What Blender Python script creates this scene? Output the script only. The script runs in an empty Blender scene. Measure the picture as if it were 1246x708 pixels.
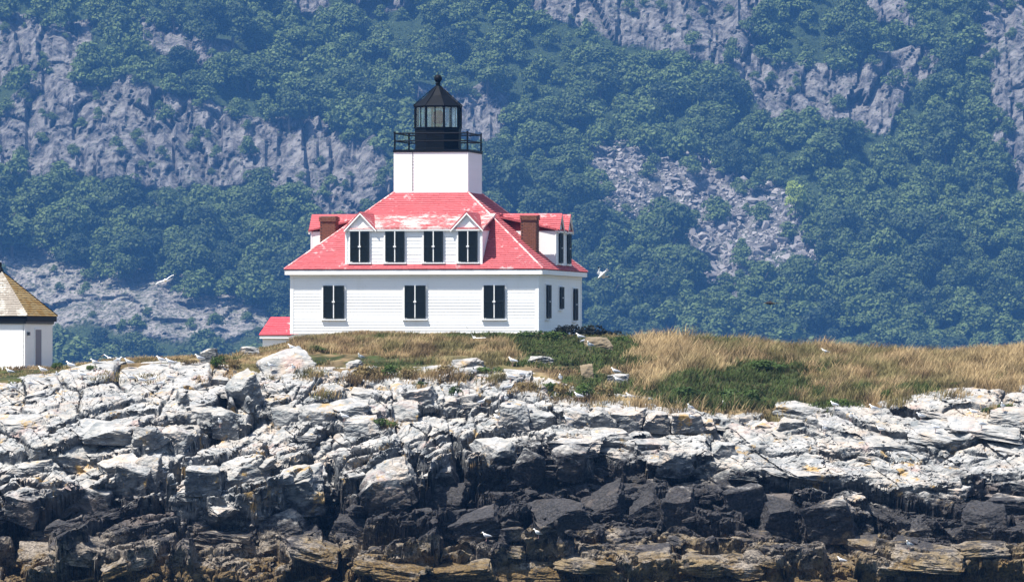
import bpy, bmesh, math, random
import numpy as np
from mathutils import noise as mnoise
from mathutils import Vector, Matrix, Euler
R = math.radians
random.seed(7); rng = np.random.default_rng(7)
scene = bpy.context.scene
col = scene.collection

# ------------------------------------------------------------------ camera
EYE = 9.3; F = 8750.0; HOR = 440.0          # eye height, focal length and horizon row in photo pixels (1246 x 708)
cam_d = bpy.data.cameras.new('camera'); cam = bpy.data.objects.new('camera', cam_d); col.objects.link(cam)
cam.location = (0, 0, EYE)
cam.rotation_euler = (R(90) + math.atan((HOR - 354) / F), 0, 0)
cam_d.sensor_width = 36; cam_d.lens = 36 * F / 1246
cam_d.clip_start = 1; cam_d.clip_end = 12000
scene.camera = cam
def WX(px, Y): return (px - 623) / F * Y
def WZ(py, Y): return EYE + (HOR - py) / F * Y

# ------------------------------------------------------------------ light
SUN_EL, SUN_LEFT = R(63), R(57)     # sun height, and how far left of the camera's back it stands
sd = Vector((-math.sin(SUN_LEFT) * math.cos(SUN_EL), -math.cos(SUN_LEFT) * math.cos(SUN_EL), math.sin(SUN_EL)))
world = bpy.data.worlds.new('World'); scene.world = world; world.use_nodes = True
wn = world.node_tree; wn.nodes.clear()
sky = wn.nodes.new('ShaderNodeTexSky'); sky.sky_type = 'NISHITA'; sky.sun_disc = False
sky.sun_elevation = SUN_EL; sky.sun_rotation = math.atan2(sd.x, sd.y)
bg = wn.nodes.new('ShaderNodeBackground'); bg.inputs[1].default_value = 0.09
wo = wn.nodes.new('ShaderNodeOutputWorld')
wn.links.new(sky.outputs[0], bg.inputs[0]); wn.links.new(bg.outputs[0], wo.inputs[0])
sun_d = bpy.data.lights.new('sun', 'SUN'); sun_d.energy = 4.6; sun_d.angle = R(0.5); sun_d.color = (1, 0.955, 0.88)
sun = bpy.data.objects.new('sun', sun_d); col.objects.link(sun)
sun.rotation_euler = (-sd).to_track_quat('-Z', 'Y').to_euler(); sun.location = (-60, 250, 80)
vs = scene.view_settings
vs.view_transform = 'Standard'; vs.look = 'None'; vs.exposure = 1.12; vs.gamma = 1; vs.use_curve_mapping = False
scene.render.engine = 'CYCLES'
cy = scene.cycles
cy.max_bounces = 6; cy.diffuse_bounces = 3; cy.glossy_bounces = 2; cy.transmission_bounces = 4; cy.transparent_max_bounces = 8
cy.volume_bounces = 1; cy.use_denoising = True; cy.caustics_reflective = False; cy.caustics_refractive = False

# ------------------------------------------------------------------ materials
class NT:
    def __init__(s, name, rough=0.8, spec=0.3):
        s.m = bpy.data.materials.new(name); s.m.use_nodes = True; s.t = s.m.node_tree
        s.b = s.t.nodes['Principled BSDF']
        s.b.inputs['Roughness'].default_value = rough; s.b.inputs['Specular IOR Level'].default_value = spec
        s.geo = None
    def n(s, typ, **kw):
        o = s.t.nodes.new(typ)
        for k, v in kw.items(): setattr(o, k, v)
        return o
    def l(s, a, b): s.t.links.new(a, b)
    def put(s, inp, v):
        if isinstance(v, (int, float)): inp.default_value = v
        elif isinstance(v, tuple): inp.default_value = v if len(v) == 4 or inp.type == 'VECTOR' else v + (1,)
        else: s.l(v, inp)
    def pos(s):
        if not s.geo: s.geo = s.n('ShaderNodeNewGeometry')
        return s.geo.outputs['Position']
    def norm(s):
        s.pos(); return s.geo.outputs['Normal']
    def objc(s): return s.n('ShaderNodeTexCoord').outputs['Object']
    def scaled(s, v, sc, loc=(0, 0, 0)):
        m = s.n('ShaderNodeMapping'); s.l(v, m.inputs[0]); m.inputs['Scale'].default_value = sc; m.inputs['Location'].default_value = loc
        return m.outputs[0]
    def noise(s, v, scale, detail=4, rough=0.6, dist=0.0):
        o = s.n('ShaderNodeTexNoise'); s.l(v, o.inputs['Vector']); o.inputs['Scale'].default_value = scale
        o.inputs['Detail'].default_value = detail; o.inputs['Roughness'].default_value = rough; o.inputs['Distortion'].default_value = dist
        return o.outputs['Fac']
    def vor(s, v, scale, feature='F1', out='Distance'):
        o = s.n('ShaderNodeTexVoronoi', feature=feature); s.l(v, o.inputs['Vector']); o.inputs['Scale'].default_value = scale
        return o.outputs[out]
    def math(s, op, a, b=0.0, clamp=False):
        o = s.n('ShaderNodeMath', operation=op, use_clamp=clamp); s.put(o.inputs[0], a); s.put(o.inputs[1], b); return o.outputs[0]
    def step(s, v, lo, hi, a=0.0, b=1.0):
        o = s.n('ShaderNodeMapRange', interpolation_type='SMOOTHSTEP'); s.l(v, o.inputs['Value'])
        o.inputs['From Min'].default_value = lo; o.inputs['From Max'].default_value = hi
        o.inputs['To Min'].default_value = a; o.inputs['To Max'].default_value = b; return o.outputs[0]
    def mix(s, f, a, b, mode='MIX'):
        o = s.n('ShaderNodeMix', data_type='RGBA', blend_type=mode); s.put(o.inputs[0], f); s.put(o.inputs[6], a); s.put(o.inputs[7], b)
        return o.outputs[2]
    def sep(s, v):
        o = s.n('ShaderNodeSeparateXYZ'); s.l(v, o.inputs[0]); return o.outputs
    def ramp(s, v, stops):
        o = s.n('ShaderNodeValToRGB'); s.l(v, o.inputs[0]); e = o.color_ramp.elements
        while len(e) < len(stops): e.new(0.5)
        for i, (p, c) in enumerate(stops):
            e[i].position = p; e[i].color = (c, c, c, 1) if isinstance(c, (int, float)) else c + (1,)
        return o.outputs[0]
    def bump(s, h, strength=0.5, dist=0.05):
        o = s.n('ShaderNodeBump'); s.l(h, o.inputs['Height']); o.inputs['Strength'].default_value = strength; o.inputs['Distance'].default_value = dist
        s.l(o.outputs[0], s.b.inputs['Normal'])
    def col(s, c): s.put(s.b.inputs['Base Color'], c); return s.m

def plain(name, c, rough=0.6, spec=0.3, var=0.12, scale=3.0, metal=0):
    k = NT(name, rough, spec); f = k.noise(k.pos(), scale, 5)
    k.b.inputs['Metallic'].default_value = metal
    d = tuple(x * (1 - var) for x in c); u = tuple(min(1, x * (1 + var)) for x in c)
    return k.col(k.mix(f, d, u))

def mat_rock():
    k = NT('shore_rock', 0.85, 0.2)
    P = k.pos(); X, Y, Z = k.sep(P)
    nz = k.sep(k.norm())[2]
    bed = k.scaled(P, (0.7, 0.8, 1.5))
    n1 = k.noise(P, 0.5, 5, 0.65); n2 = k.noise(bed, 2.3, 6, 0.7); n3 = k.noise(P, 9, 6, 0.75); n4 = k.noise(P, 1.3, 4, 0.6, 0.5)
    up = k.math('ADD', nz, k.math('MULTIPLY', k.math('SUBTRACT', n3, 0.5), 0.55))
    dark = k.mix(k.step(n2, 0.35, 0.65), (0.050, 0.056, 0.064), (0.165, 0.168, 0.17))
    pale = k.mix(k.step(n2, 0.35, 0.65), (0.15, 0.165, 0.17), (0.31, 0.30, 0.28))
    pale = k.mix(k.step(n1, 0.5, 0.68), pale, (0.40, 0.32, 0.25))
    n5 = k.noise(k.scaled(P, (1, 1, 1), (31, 7, 3)), 0.42, 3, 0.5)
    pale = k.mix(k.math('MULTIPLY', k.step(n5, 0.60, 0.70), 0.7), pale, (0.38, 0.26, 0.225))
    grey = k.mix(k.step(up, 0.10, 0.50), dark, pale)     # shade painted into the steep, weathered joint faces; open tops paler
    # bird lime lies on what faces up
    lime = k.math('MULTIPLY', k.step(up, 0.48, 0.95), k.step(n4, 0.32, 0.60))
    limec = k.mix(k.step(k.noise(P, 2.6, 6, 0.7), 0.38, 0.62), (0.23, 0.24, 0.25), (0.46, 0.435, 0.405))
    limec = k.mix(k.math('MULTIPLY', k.step(k.noise(k.scaled(P, (1, 1, 1), (3, 90, 7)), 0.55, 4, 0.6), 0.45, 0.62), 0.55), limec, (0.42, 0.36, 0.29))
    c = k.mix(k.math('MULTIPLY', lime, 0.9), grey, limec)
    spots = k.step(k.vor(P, 2.0), 0.0, 0.16, 1, 0)
    c = k.mix(k.math('MULTIPLY', spots, 0.35), c, (0.74, 0.73, 0.70))
    # golden lichen
    ln = k.noise(k.scaled(P, (1, 1, 1), (5, 50, 13)), 0.75, 6, 0.72)
    c = k.mix(k.math('MULTIPLY', k.step(ln, 0.575, 0.65), 0.8), c, (0.36, 0.23, 0.07))
    # dark blackish weathering streaks in the crevices' bedding
    c = k.mix(k.math('MULTIPLY', k.step(k.noise(k.scaled(P, (0.35, 0.5, 3.0), (9, 2, 4)), 1.6, 6, 0.7), 0.58, 0.72), 0.35), c, (0.12, 0.125, 0.13))
    # black tide band: its upper edge wanders with the shore
    xm = k.n('ShaderNodeMapRange'); k.l(X, xm.inputs[0]); xm.inputs[1].default_value = -24; xm.inputs[2].default_value = 24
    def sx(px, z): return ((WX(px, 310) + 24) / 48, z / 8)
    zt = k.ramp(xm.outputs[0], [sx(0, 3.7), sx(170, 3.95), sx(235, 2.95), sx(370, 3.05), sx(430, 4.1), sx(520, 4.8), sx(640, 5.9), sx(740, 5.7), sx(850, 5.0), sx(950, 4.3), sx(1040, 3.75), sx(1130, 3.9), sx(1190, 4.35), sx(1246, 4.2)])
    top = k.math('MULTIPLY', zt, 7.3)
    zz = k.math('ADD', Z, k.math('MULTIPLY', k.math('SUBTRACT', n2, 0.5), 3.2))
    zz = k.math('ADD', zz, k.math('MULTIPLY', k.math('SUBTRACT', n1, 0.5), 4.0))
    blk = k.step(k.math('SUBTRACT', zz, top), -0.5, 0.7, 1, 0)
    blackc = k.mix(k.step(n3, 0.42, 0.62), (0.010, 0.010, 0.012), (0.046, 0.043, 0.045))
    blackc = k.mix(k.math('MULTIPLY', k.step(n5, 0.60, 0.72), 0.5), blackc, (0.17, 0.14, 0.12))
    c = k.mix(k.math('MULTIPLY', blk, 0.96), c, blackc)
    # washed tan rock and weed below it
    tan = k.mix(k.step(n3, 0.3, 0.7), (0.07, 0.06, 0.05), (0.31, 0.265, 0.215))
    tan = k.mix(k.math('MULTIPLY', k.step(k.math('ADD', ln, k.math('MULTIPLY', k.step(X, -12, -5), 0.10)), 0.53, 0.66), 0.7), tan, k.mix(k.step(n4, 0.4, 0.6), (0.19, 0.135, 0.06), (0.10, 0.07, 0.03)))
    tan = k.mix(k.step(k.noise(P, 2.2, 6, 0.75, 0.4), 0.50, 0.60), tan, (0.040, 0.034, 0.028))
    low = k.step(zz, 1.35, 2.1, 1, 0)
    c = k.mix(low, c, tan)
    weed = k.mix(k.step(n3, 0.4, 0.6), (0.03, 0.02, 0.01), (0.15, 0.095, 0.03))
    c = k.mix(k.math('MULTIPLY', k.step(zz, 0.45, 1.0, 1, 0), 0.85), c, weed)
    h = k.math('ADD', k.math('MULTIPLY', n3, 0.6), k.math('MULTIPLY', n2, 1.2))
    h = k.math('ADD', h, k.math('MULTIPLY', k.step(k.vor(k.scaled(P, (1, 1, 2.5)), 1.7, 'DISTANCE_TO_EDGE'), 0, 0.06), 0.5))
    k.bump(h, 0.65, 0.08)
    return k.col(c)

def mat_mountain():
    k = NT('mountain_rock', 0.9, 0.1)
    P = k.pos(); nz = k.sep(k.norm())[2]
    st = k.scaled(P, (1, 1, 0.22)); n1 = k.noise(st, 0.16, 7, 0.72); n2 = k.noise(P, 0.05, 5, 0.6); n3 = k.noise(P, 0.6, 6, 0.7)
    rock = k.mix(k.step(n1, 0.32, 0.66), (0.014, 0.016, 0.020), (0.235, 0.22, 0.21))
    rock = k.mix(k.math('MULTIPLY', k.step(n3, 0.55, 0.75), 0.5), rock, (0.31, 0.285, 0.275))
    at = k.n('ShaderNodeAttribute', attribute_name='bare')
    green = k.mix(n3, (0.018, 0.032, 0.014), (0.05, 0.075, 0.03))
    f = k.math('ADD', at.outputs['Fac'], k.math('MULTIPLY', k.math('SUBTRACT', n3, 0.5), 1.2))
    f = k.math('ADD', f, k.math('MULTIPLY', k.math('SUBTRACT', n2, 0.5), 1.0))
    f = k.math('SUBTRACT', f, k.math('MULTIPLY', k.step(nz, 0.35, 0.8), 0.30))
    c = k.mix(k.step(f, 0.35, 0.6), green, rock)
    al = k.n('ShaderNodeAttribute', attribute_name='ledge')
    c = k.mix(k.math('MULTIPLY', al.outputs['Fac'], k.step(n3, 0.36, 0.60)), c, k.mix(k.step(n1, .35, .6), (0.13, 0.125, 0.12), (0.33, 0.30, 0.275)))
    k.bump(k.math('ADD', n1, k.math('MULTIPLY', n3, 0.5)), 1.0, 3.0)
    return k.col(c)

def mat_boulder():
    k = NT('scree_rock', 0.9, 0.1); n = k.noise(k.pos(), 0.5, 5, 0.7)
    oi = k.n('ShaderNodeObjectInfo').outputs['Random']
    c = k.mix(n, (0.06, 0.06, 0.064), (0.24, 0.22, 0.215)); c = k.mix(k.math('MULTIPLY', oi, 0.5), c, (0.36, 0.33, 0.31))
    return k.col(c)

def mat_leaf(name, dark, light, oscale=1.0, nscale=0.25):
    k = NT(name, 0.6, 0.15)
    oi = k.n('ShaderNodeObjectInfo').outputs['Random']
    n = k.noise(k.pos(), nscale, 3, 0.6)
    f = k.math('ADD', k.math('MULTIPLY', oi, 0.5 * oscale), k.math('MULTIPLY', n, 1 - 0.45 * oscale), True)
    c = k.ramp(f, [(0.2, dark), (0.8, light)])
    k.col(c)
    tr = k.n('ShaderNodeBsdfTranslucent'); k.l(c, tr.inputs[0])
    mx = k.n('ShaderNodeMixShader'); mx.inputs[0].default_value = 0.25
    out = k.t.nodes['Material Output']
    k.l(k.b.outputs[0], mx.inputs[1]); k.l(tr.outputs[0], mx.inputs[2]); k.l(mx.outputs[0], out.inputs[0])
    return k.m

def mat_attr(name, rough=0.85, transl=0.3):
    k = NT(name, rough, 0.1); a = k.n('ShaderNodeAttribute', attribute_name='tint')
    k.col(a.outputs['Color'])
    tr = k.n('ShaderNodeBsdfTranslucent'); k.l(a.outputs['Color'], tr.inputs[0])
    mx = k.n('ShaderNodeMixShader'); mx.inputs[0].default_value = transl
    k.l(k.b.outputs[0], mx.inputs[1]); k.l(tr.outputs[0], mx.inputs[2]); k.l(mx.outputs[0], k.t.nodes['Material Output'].inputs[0])
    return k.m

def mat_shingle(name, base, worn, wear, mossy=None):
    k = NT(name, 0.8, 0.2); P = k.objc()
    n = k.noise(P, 1.1, 6, 0.7, 0.4); n2 = k.noise(P, 7, 4, 0.6); br = k.noise(k.scaled(P, (2.5, 2.5, 9)), 1.5, 2)
    c = k.mix(n2, tuple(x * 0.78 for x in base), tuple(min(1, x * 1.15) for x in base))
    c = k.mix(k.math('MULTIPLY', k.step(br, 0.5, 0.7), 0.25), c, tuple(x * 0.6 for x in base))
    c = k.mix(k.step(k.math('ADD', n, k.math('MULTIPLY', k.math('SUBTRACT', n2, 0.5), 0.35)), wear, wear + 0.12), c, worn)
    if mossy: c = k.mix(k.step(k.noise(P, 2.2, 5), 0.45, 0.6), c, mossy)
    return k.col(c)

def mat_brick():
    k = NT('chimney_brick', 0.9, 0.1); P = k.objc(); z = k.sep(P)[2]
    n = k.noise(P, 9, 3); n2 = k.noise(P, 2.5, 5)
    c = k.mix(n, (0.09, 0.042, 0.032), (0.25, 0.115, 0.075))
    f = k.math('MULTIPLY', k.step(z, 13.9, 14.9, 1, 0), k.step(n2, 0.4, 0.55))
    return k.col(k.mix(k.math('MULTIPLY', f, 0.7), c, (0.24, 0.13, 0.03)))

def mat_white():
    k = NT('white_paint', 0.55, 0.35); P = k.objc()
    n = k.noise(k.scaled(P, (1, 1, 0.25)), 1.2, 6, 0.7); n2 = k.noise(P, 6, 4)
    c = k.mix(k.math('MULTIPLY', k.step(n, 0.52, 0.75), 0.5), (0.86, 0.86, 0.85), (0.72, 0.72, 0.69))
    c = k.mix(k.math('MULTIPLY', k.step(n2, 0.66, 0.74), 0.35), c, (0.5, 0.48, 0.45))
    c = k.mix(k.math('MULTIPLY', k.n('ShaderNodeObjectInfo').outputs['Random'], 0.12), c, (0.60, 0.61, 0.61))
    return k.col(c)

M = {}
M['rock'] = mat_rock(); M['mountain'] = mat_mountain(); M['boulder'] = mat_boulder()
M['tree'] = mat_leaf('tree_foliage', (0.012, 0.026, 0.014), (0.100, 0.140, 0.042), 1.0, 0.08)
M['tree_pale'] = mat_leaf('yellow_foliage', (0.24, 0.31, 0.06), (0.34, 0.40, 0.09), 1.0, 0.3)
M['bark'] = plain('bark', (0.11, 0.09, 0.07), 0.9, 0.1)
M['shrub'] = mat_leaf('shrub_foliage', (0.025, 0.05, 0.012), (0.085, 0.13, 0.03), 0.8, 1.2)
M['shrub_brown'] = mat_leaf('dry_shrub_foliage', (0.10, 0.07, 0.035), (0.25, 0.19, 0.08), 0.8, 1.2)
M['shrub_dark'] = mat_leaf('dark_shrub_foliage', (0.006, 0.008, 0.006), (0.015, 0.018, 0.012), 0.8, 1.2)
M['grass'] = mat_attr('grass_blades'); M['tan_rock'] = plain('tan_lichened_rock', (0.19, 0.15, 0.10), 0.9, 0.1, 0.5, 2.5); M['soil'] = mat_attr('turf', 0.95, 0.0)
M['red'] = mat_shingle('red_shingle', (0.40, 0.088, 0.098), (0.56, 0.32, 0.32), 0.57)
M['red_worn'] = mat_shingle('worn_red_shingle', (0.62, 0.20, 0.20), (0.78, 0.55, 0.52), 0.45)
M['grey_sh'] = mat_shingle('grey_shingle', (0.25, 0.22, 0.185), (0.42, 0.39, 0.34), 0.50)
M['tan_sh'] = mat_shingle('lichen_shingle', (0.27, 0.19, 0.08), (0.38, 0.31, 0.18), 0.55, (0.22, 0.13, 0.035))
M['brick'] = mat_brick(); M['mortar'] = plain('mortar', (0.20, 0.15, 0.13), 0.9, 0.1)
M['white'] = mat_white()
M['shutter'] = plain('dark_green_shutter_paint', (0.004, 0.009, 0.011), 0.6, 0.2, 0.3, 5)
M['black'] = plain('black_iron_paint', (0.003, 0.004, 0.006), 0.6, 0.10, 0.3, 4)
M['darkgrey'] = plain('dark_grey_paint', (0.035, 0.045, 0.055), 0.5, 0.4)
M['door_grey'] = plain('grey_door_paint', (0.16, 0.16, 0.20), 0.5, 0.4)
M['granite'] = plain('foundation_granite', (0.38, 0.37, 0.35), 0.85, 0.2, 0.3, 2.5)
M['red_lens'] = plain('red_lens_glass', (0.45, 0.04, 0.04), 0.2, 0.6)
M['brass'] = plain('lens_brass', (0.35, 0.28, 0.12), 0.35, 0.5)
M['g_white'] = plain('gull_white', (0.82, 0.82, 0.81), 0.7, 0.2, 0.04, 20)
M['g_grey'] = plain('gull_grey', (0.34, 0.36, 0.40), 0.7, 0.2, 0.08, 20)
M['g_black'] = plain('gull_black', (0.02, 0.02, 0.022), 0.7, 0.2)
M['g_beak'] = plain('gull_beak', (0.62, 0.40, 0.06), 0.5, 0.3)
M['g_leg'] = plain('gull_leg', (0.45, 0.28, 0.24), 0.6, 0.3)
M['b_brown'] = plain('brown_feather', (0.025, 0.02, 0.018), 0.8, 0.2, 0.2, 12)
def mat_glass():
    k = NT('window_glass'); t = k.t
    tr = k.n('ShaderNodeBsdfTransparent'); tr.inputs[0].default_value = (0.80, 0.88, 0.90, 1)
    gl = k.n('ShaderNodeBsdfGlossy'); gl.inputs['Roughness'].default_value = 0.08; gl.inputs[0].default_value = (0.9, 0.95, 1, 1)
    mx = k.n('ShaderNodeMixShader'); mx.inputs[0].default_value = 0.09
    k.l(tr.outputs[0], mx.inputs[1]); k.l(gl.outputs[0], mx.inputs[2]); k.l(mx.outputs[0], t.nodes['Material Output'].inputs[0]); return k.m
M['glass'] = mat_glass()
def mat_sea():
    k = NT('sea_water', 0.12, 0.5); P = k.pos()
    n = k.noise(k.scaled(P, (1, 0.6, 1)), 0.8, 6, 0.65); k.bump(n, 0.8, 0.25)
    return k.col((0.012, 0.028, 0.032))
M['sea'] = mat_sea()

# ------------------------------------------------------------------ object helpers
def tag(o, label=None, cat=None, group=None, kind=None):
    if label: o['label'] = label
    if cat: o['category'] = cat
    if group: o['group'] = group
    if kind: o['kind'] = kind
    return o
def empty(name, loc, rz=0, **kw):
    o = bpy.data.objects.new(name, None); col.objects.link(o); o.location = loc; o.rotation_euler.z = rz
    o.empty_display_size = 0.3
    return tag(o, **kw)
def link(name, me, mat=None, parent=None):
    o = bpy.data.objects.new(name, me); col.objects.link(o)
    if mat is not None and not me.materials: me.materials.append(mat)
    if parent: o.parent = parent
    return o
class MB:
    def __init__(s): s.v = []; s.f = []
    def add(s, vs, fs):
        k = len(s.v); s.v += [tuple(v) for v in vs]; s.f += [tuple(i + k for i in f) for f in fs]; return s
    def box(s, x0, x1, y0, y1, z0, z1):
        return s.add([(x, y, z) for x in (x0, x1) for y in (y0, y1) for z in (z0, z1)],
                     [(0, 1, 3, 2), (4, 6, 7, 5), (0, 4, 5, 1), (2, 3, 7, 6), (0, 2, 6, 4), (1, 5, 7, 3)])
    def hexa(s, b, t):      # bottom 4 and top 4 corners, counter-clockwise
        return s.add(list(b) + list(t), [(3, 2, 1, 0), (4, 5, 6, 7), (0, 1, 5, 4), (1, 2, 6, 5), (2, 3, 7, 6), (3, 0, 4, 7)])
    def prism(s, poly, off):
        n = len(poly); o = Vector(off)
        return s.add(list(poly) + [tuple(Vector(p) + o) for p in poly],
                     [tuple(range(n - 1, -1, -1)), tuple(range(n, 2 * n))] + [(i, (i + 1) % n, n + (i + 1) % n, n + i) for i in range(n)])
    def tube(s, a, b, r0, r1=None, n=8):
        r1 = r0 if r1 is None else r1; a = Vector(a); b = Vector(b); d = (b - a).normalized(); q = d.to_track_quat('Z', 'Y')
        vs = [a + q @ Vector((r0 * math.cos(i * 2 * math.pi / n), r0 * math.sin(i * 2 * math.pi / n), 0)) for i in range(n)]
        vs += [b + q @ Vector((r1 * math.cos(i * 2 * math.pi / n), r1 * math.sin(i * 2 * math.pi / n), 0)) for i in range(n)]
        return s.add(vs, [tuple(range(n - 1, -1, -1)), tuple(range(n, 2 * n))] + [(i, (i + 1) % n, n + (i + 1) % n, n + i) for i in range(n)])
    def lathe(s, prof, n=16, c=(0, 0, 0), ph=0):
        k = len(prof); vs = []
        for r, z in prof:
            vs += [(c[0] + r * math.cos(ph + i * 2 * math.pi / n), c[1] + r * math.sin(ph + i * 2 * math.pi / n), c[2] + z) for i in range(n)]
        fs = [(j * n + i, j * n + (i + 1) % n, (j + 1) * n + (i + 1) % n, (j + 1) * n + i) for j in range(k - 1) for i in range(n)]
        fs += [tuple(range(n - 1, -1, -1)), tuple(range((k - 1) * n, k * n))]
        return s.add(vs, fs)
    def rings(s, rs, n=10):  # rs: (center, ry, rz) rings in planes across X
        vs = []
        for c, ry, rz in rs:
            vs += [(c[0], c[1] + ry * math.cos(i * 2 * math.pi / n), c[2] + rz * math.sin(i * 2 * math.pi / n)) for i in range(n)]
        k = len(rs)
        fs = [(j * n + i, (j + 1) * n + i, (j + 1) * n + (i + 1) % n, j * n + (i + 1) % n) for j in range(k - 1) for i in range(n)]
        fs += [tuple(range(n)), tuple(range(k * n - 1, (k - 1) * n - 1, -1))]
        return s.add(vs, fs)
    def mesh(s, name, smooth=False, fix=True):
        me = bpy.data.meshes.new(name); me.from_pydata(s.v, [], s.f)
        if fix:
            bm = bmesh.new(); bm.from_mesh(me); bmesh.ops.recalc_face_normals(bm, faces=bm.faces); bm.to_mesh(me); bm.free()
        if smooth: me.polygons.foreach_set('use_smooth', [True] * len(me.polygons))
        me.update(); return me
    def build(s, name, mat, parent=None, smooth=False): return link(name, s.mesh(name, smooth), mat, parent)

def np_mesh(name, V, faces_flat, loop_tot, smooth=False):
    me = bpy.data.meshes.new(name); V = np.asarray(V, dtype=np.float32)
    me.vertices.add(len(V)); me.vertices.foreach_set('co', V.ravel())
    ff = np.asarray(faces_flat, dtype=np.int32).ravel(); lt = np.asarray(loop_tot, dtype=np.int32)
    me.loops.add(len(ff)); me.loops.foreach_set('vertex_index', ff)
    me.polygons.add(len(lt)); ls = np.zeros(len(lt), dtype=np.int32); ls[1:] = np.cumsum(lt)[:-1]
    me.polygons.foreach_set('loop_start', ls)
    me.polygons.foreach_set('use_smooth', np.full(len(lt), smooth))
    me.update(calc_edges=True); me.validate(); return me
def grid_faces(nr, nc):
    i = np.arange(nr * nc).reshape(nr, nc)
    return np.stack([i[:-1, :-1], i[:-1, 1:], i[1:, 1:], i[1:, :-1]], -1).reshape(-1, 4)
def set_tint(me, C):
    a = me.color_attributes.new('tint', 'FLOAT_COLOR', 'POINT')
    a.data.foreach_set('color', np.concatenate([C, np.ones((len(C), 1))], 1).astype(np.float32).ravel())

# ------------------------------------------------------------------ numpy noise
def h2(ix, iy, seed):
    h = (ix.astype(np.int64) * 374761393 + iy.astype(np.int64) * 668265263 + seed * 1442695041) & 0xffffffff
    h = ((h ^ (h >> 13)) * 1274126177) & 0xffffffff
    h = ((h ^ (h >> 16)) * 2246822519) & 0xffffffff
    return ((h ^ (h >> 15)) & 0xffffff) / float(0xffffff)
def vnoise(x, y, seed=0):
    ix = np.floor(x); iy = np.floor(y); fx = x - ix; fy = y - iy
    fx = fx * fx * (3 - 2 * fx); fy = fy * fy * (3 - 2 * fy)
    a = h2(ix, iy, seed); b = h2(ix + 1, iy, seed); c = h2(ix, iy + 1, seed); d = h2(ix + 1, iy + 1, seed)
    return (a * (1 - fx) + b * fx) * (1 - fy) + (c * (1 - fx) + d * fx) * fy
def fbm(x, y, seed=0, o=4, g=0.5):
    s = 0; a = 1; t = 0
    for k in range(o):
        s = s + a * vnoise(x * 2 ** k, y * 2 ** k, seed + k); t += a; a *= g
    return s / t
def voro(u, w, su, sw, seed, ang=0.0):
    ca, sa = np.cos(ang), np.sin(ang)
    p = (u * ca + w * sa) / su; q = (-u * sa + w * ca) / sw
    ip = np.floor(p); iq = np.floor(q)
    d1 = np.full(p.shape, 9.0); d2 = np.full(p.shape, 9.0); r = [np.zeros(p.shape) for _ in range(5)]
    for a in (-1, 0, 1):
        for b in (-1, 0, 1):
            ci = ip + a; cj = iq + b
            dx = ci + 0.1 + 0.8 * h2(ci, cj, seed) - p; dy = cj + 0.1 + 0.8 * h2(ci, cj, seed + 1) - q
            d = np.sqrt(dx * dx + dy * dy); m = d < d1
            d2 = np.where(m, d1, np.minimum(d2, d)); d1 = np.where(m, d, d1)
            for t, v in enumerate((dx, dy, h2(ci, cj, seed + 2), h2(ci, cj, seed + 3), h2(ci, cj, seed + 4))): r[t] = np.where(m, v, r[t])
    return d1, d2, -r[0], -r[1], r[2], r[3], r[4]
def inpoly(x, y, poly):
    ins = np.zeros(np.shape(x), bool); n = len(poly)
    for i in range(n):
        x0, y0 = poly[i]; x1, y1 = poly[(i + 1) % n]
        if y0 == y1: continue
        ins ^= ((y0 > y) != (y1 > y)) & (x < (x1 - x0) * (y - y0) / (y1 - y0) + x0)
    return ins
def sst(x, a, b):
    t = np.clip((x - a) / (b - a), 0, 1); return t * t * (3 - 2 * t)

# ================================================================== SETTING
# sea
V = [(-4000, -600, 0), (4000, -600, 0), (4000, 4700, 0), (-4000, 4700, 0)]
me = bpy.data.meshes.new('sea'); me.from_pydata(V, [], [(0, 1, 2, 3)]); tag(link('sea', me, M['sea']), 'dark sea water at the foot of the rocks', kind='structure')

# ---- rocky shore
PXB = np.array([-400, 0, 60, 120, 200, 280, 330, 360, 450, 560, 650, 700, 760, 800, 900, 1000, 1060, 1150, 1246, 1700.])
BND = np.array([470, 462, 458, 445, 441, 446, 447, 449, 450, 447, 456, 474, 484, 489, 500, 499, 494, 478, 472, 470.])
CRG = np.array([455, 452, 449, 441, 438, 434, 422, 414, 409, 409, 408, 409, 416, 420, 420, 430, 436, 437, 430, 430.])
def bnd(px): return np.interp(px, PXB, BND)
def crest(px): return np.interp(px, PXB, CRG)
_PY = np.array([425, 440, 480, 520, 560, 590, 625, 655, 685, 708, 730.]); _YY = np.array([330, 326, 319.5, 315, 311.8, 309.8, 308.2, 306.6, 304.6, 302.8, 300.5])
def Yr(py): return np.interp(py, _PY, _YY)
NC, NR = 1380, 430
px = np.linspace(-230, 1476, NC); tt = np.linspace(0, 1, NR)
PX, T = np.meshgrid(px, tt)
PY = 724 + (bnd(PX) - 3 - 724) * T
YB = Yr(PY); U = (PX - 623) / F * 312; W = (724 - PY) * 0.0357
wa = (fbm(U * 0.35, W * 0.5, 11) - .5) * 1.6; wb = (fbm(U * 0.35, W * 0.5, 21) - .5) * 1.2
sf = (fbm(U * 2.2, W * 3, 31, 3) - .5) * 0.30
Uw = U + wa + sf; Ww = W + wb * 0.7 + sf * 0.6
right = sst(PX, 650, 950); left = 1 - sst(PX, 300, 560)
ang = 0.22 * left - 0.13 * right           # bedding: rises to the right on the left side, dips to the right on the right
upper = sst(W, 3.2, 6.0)
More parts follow.
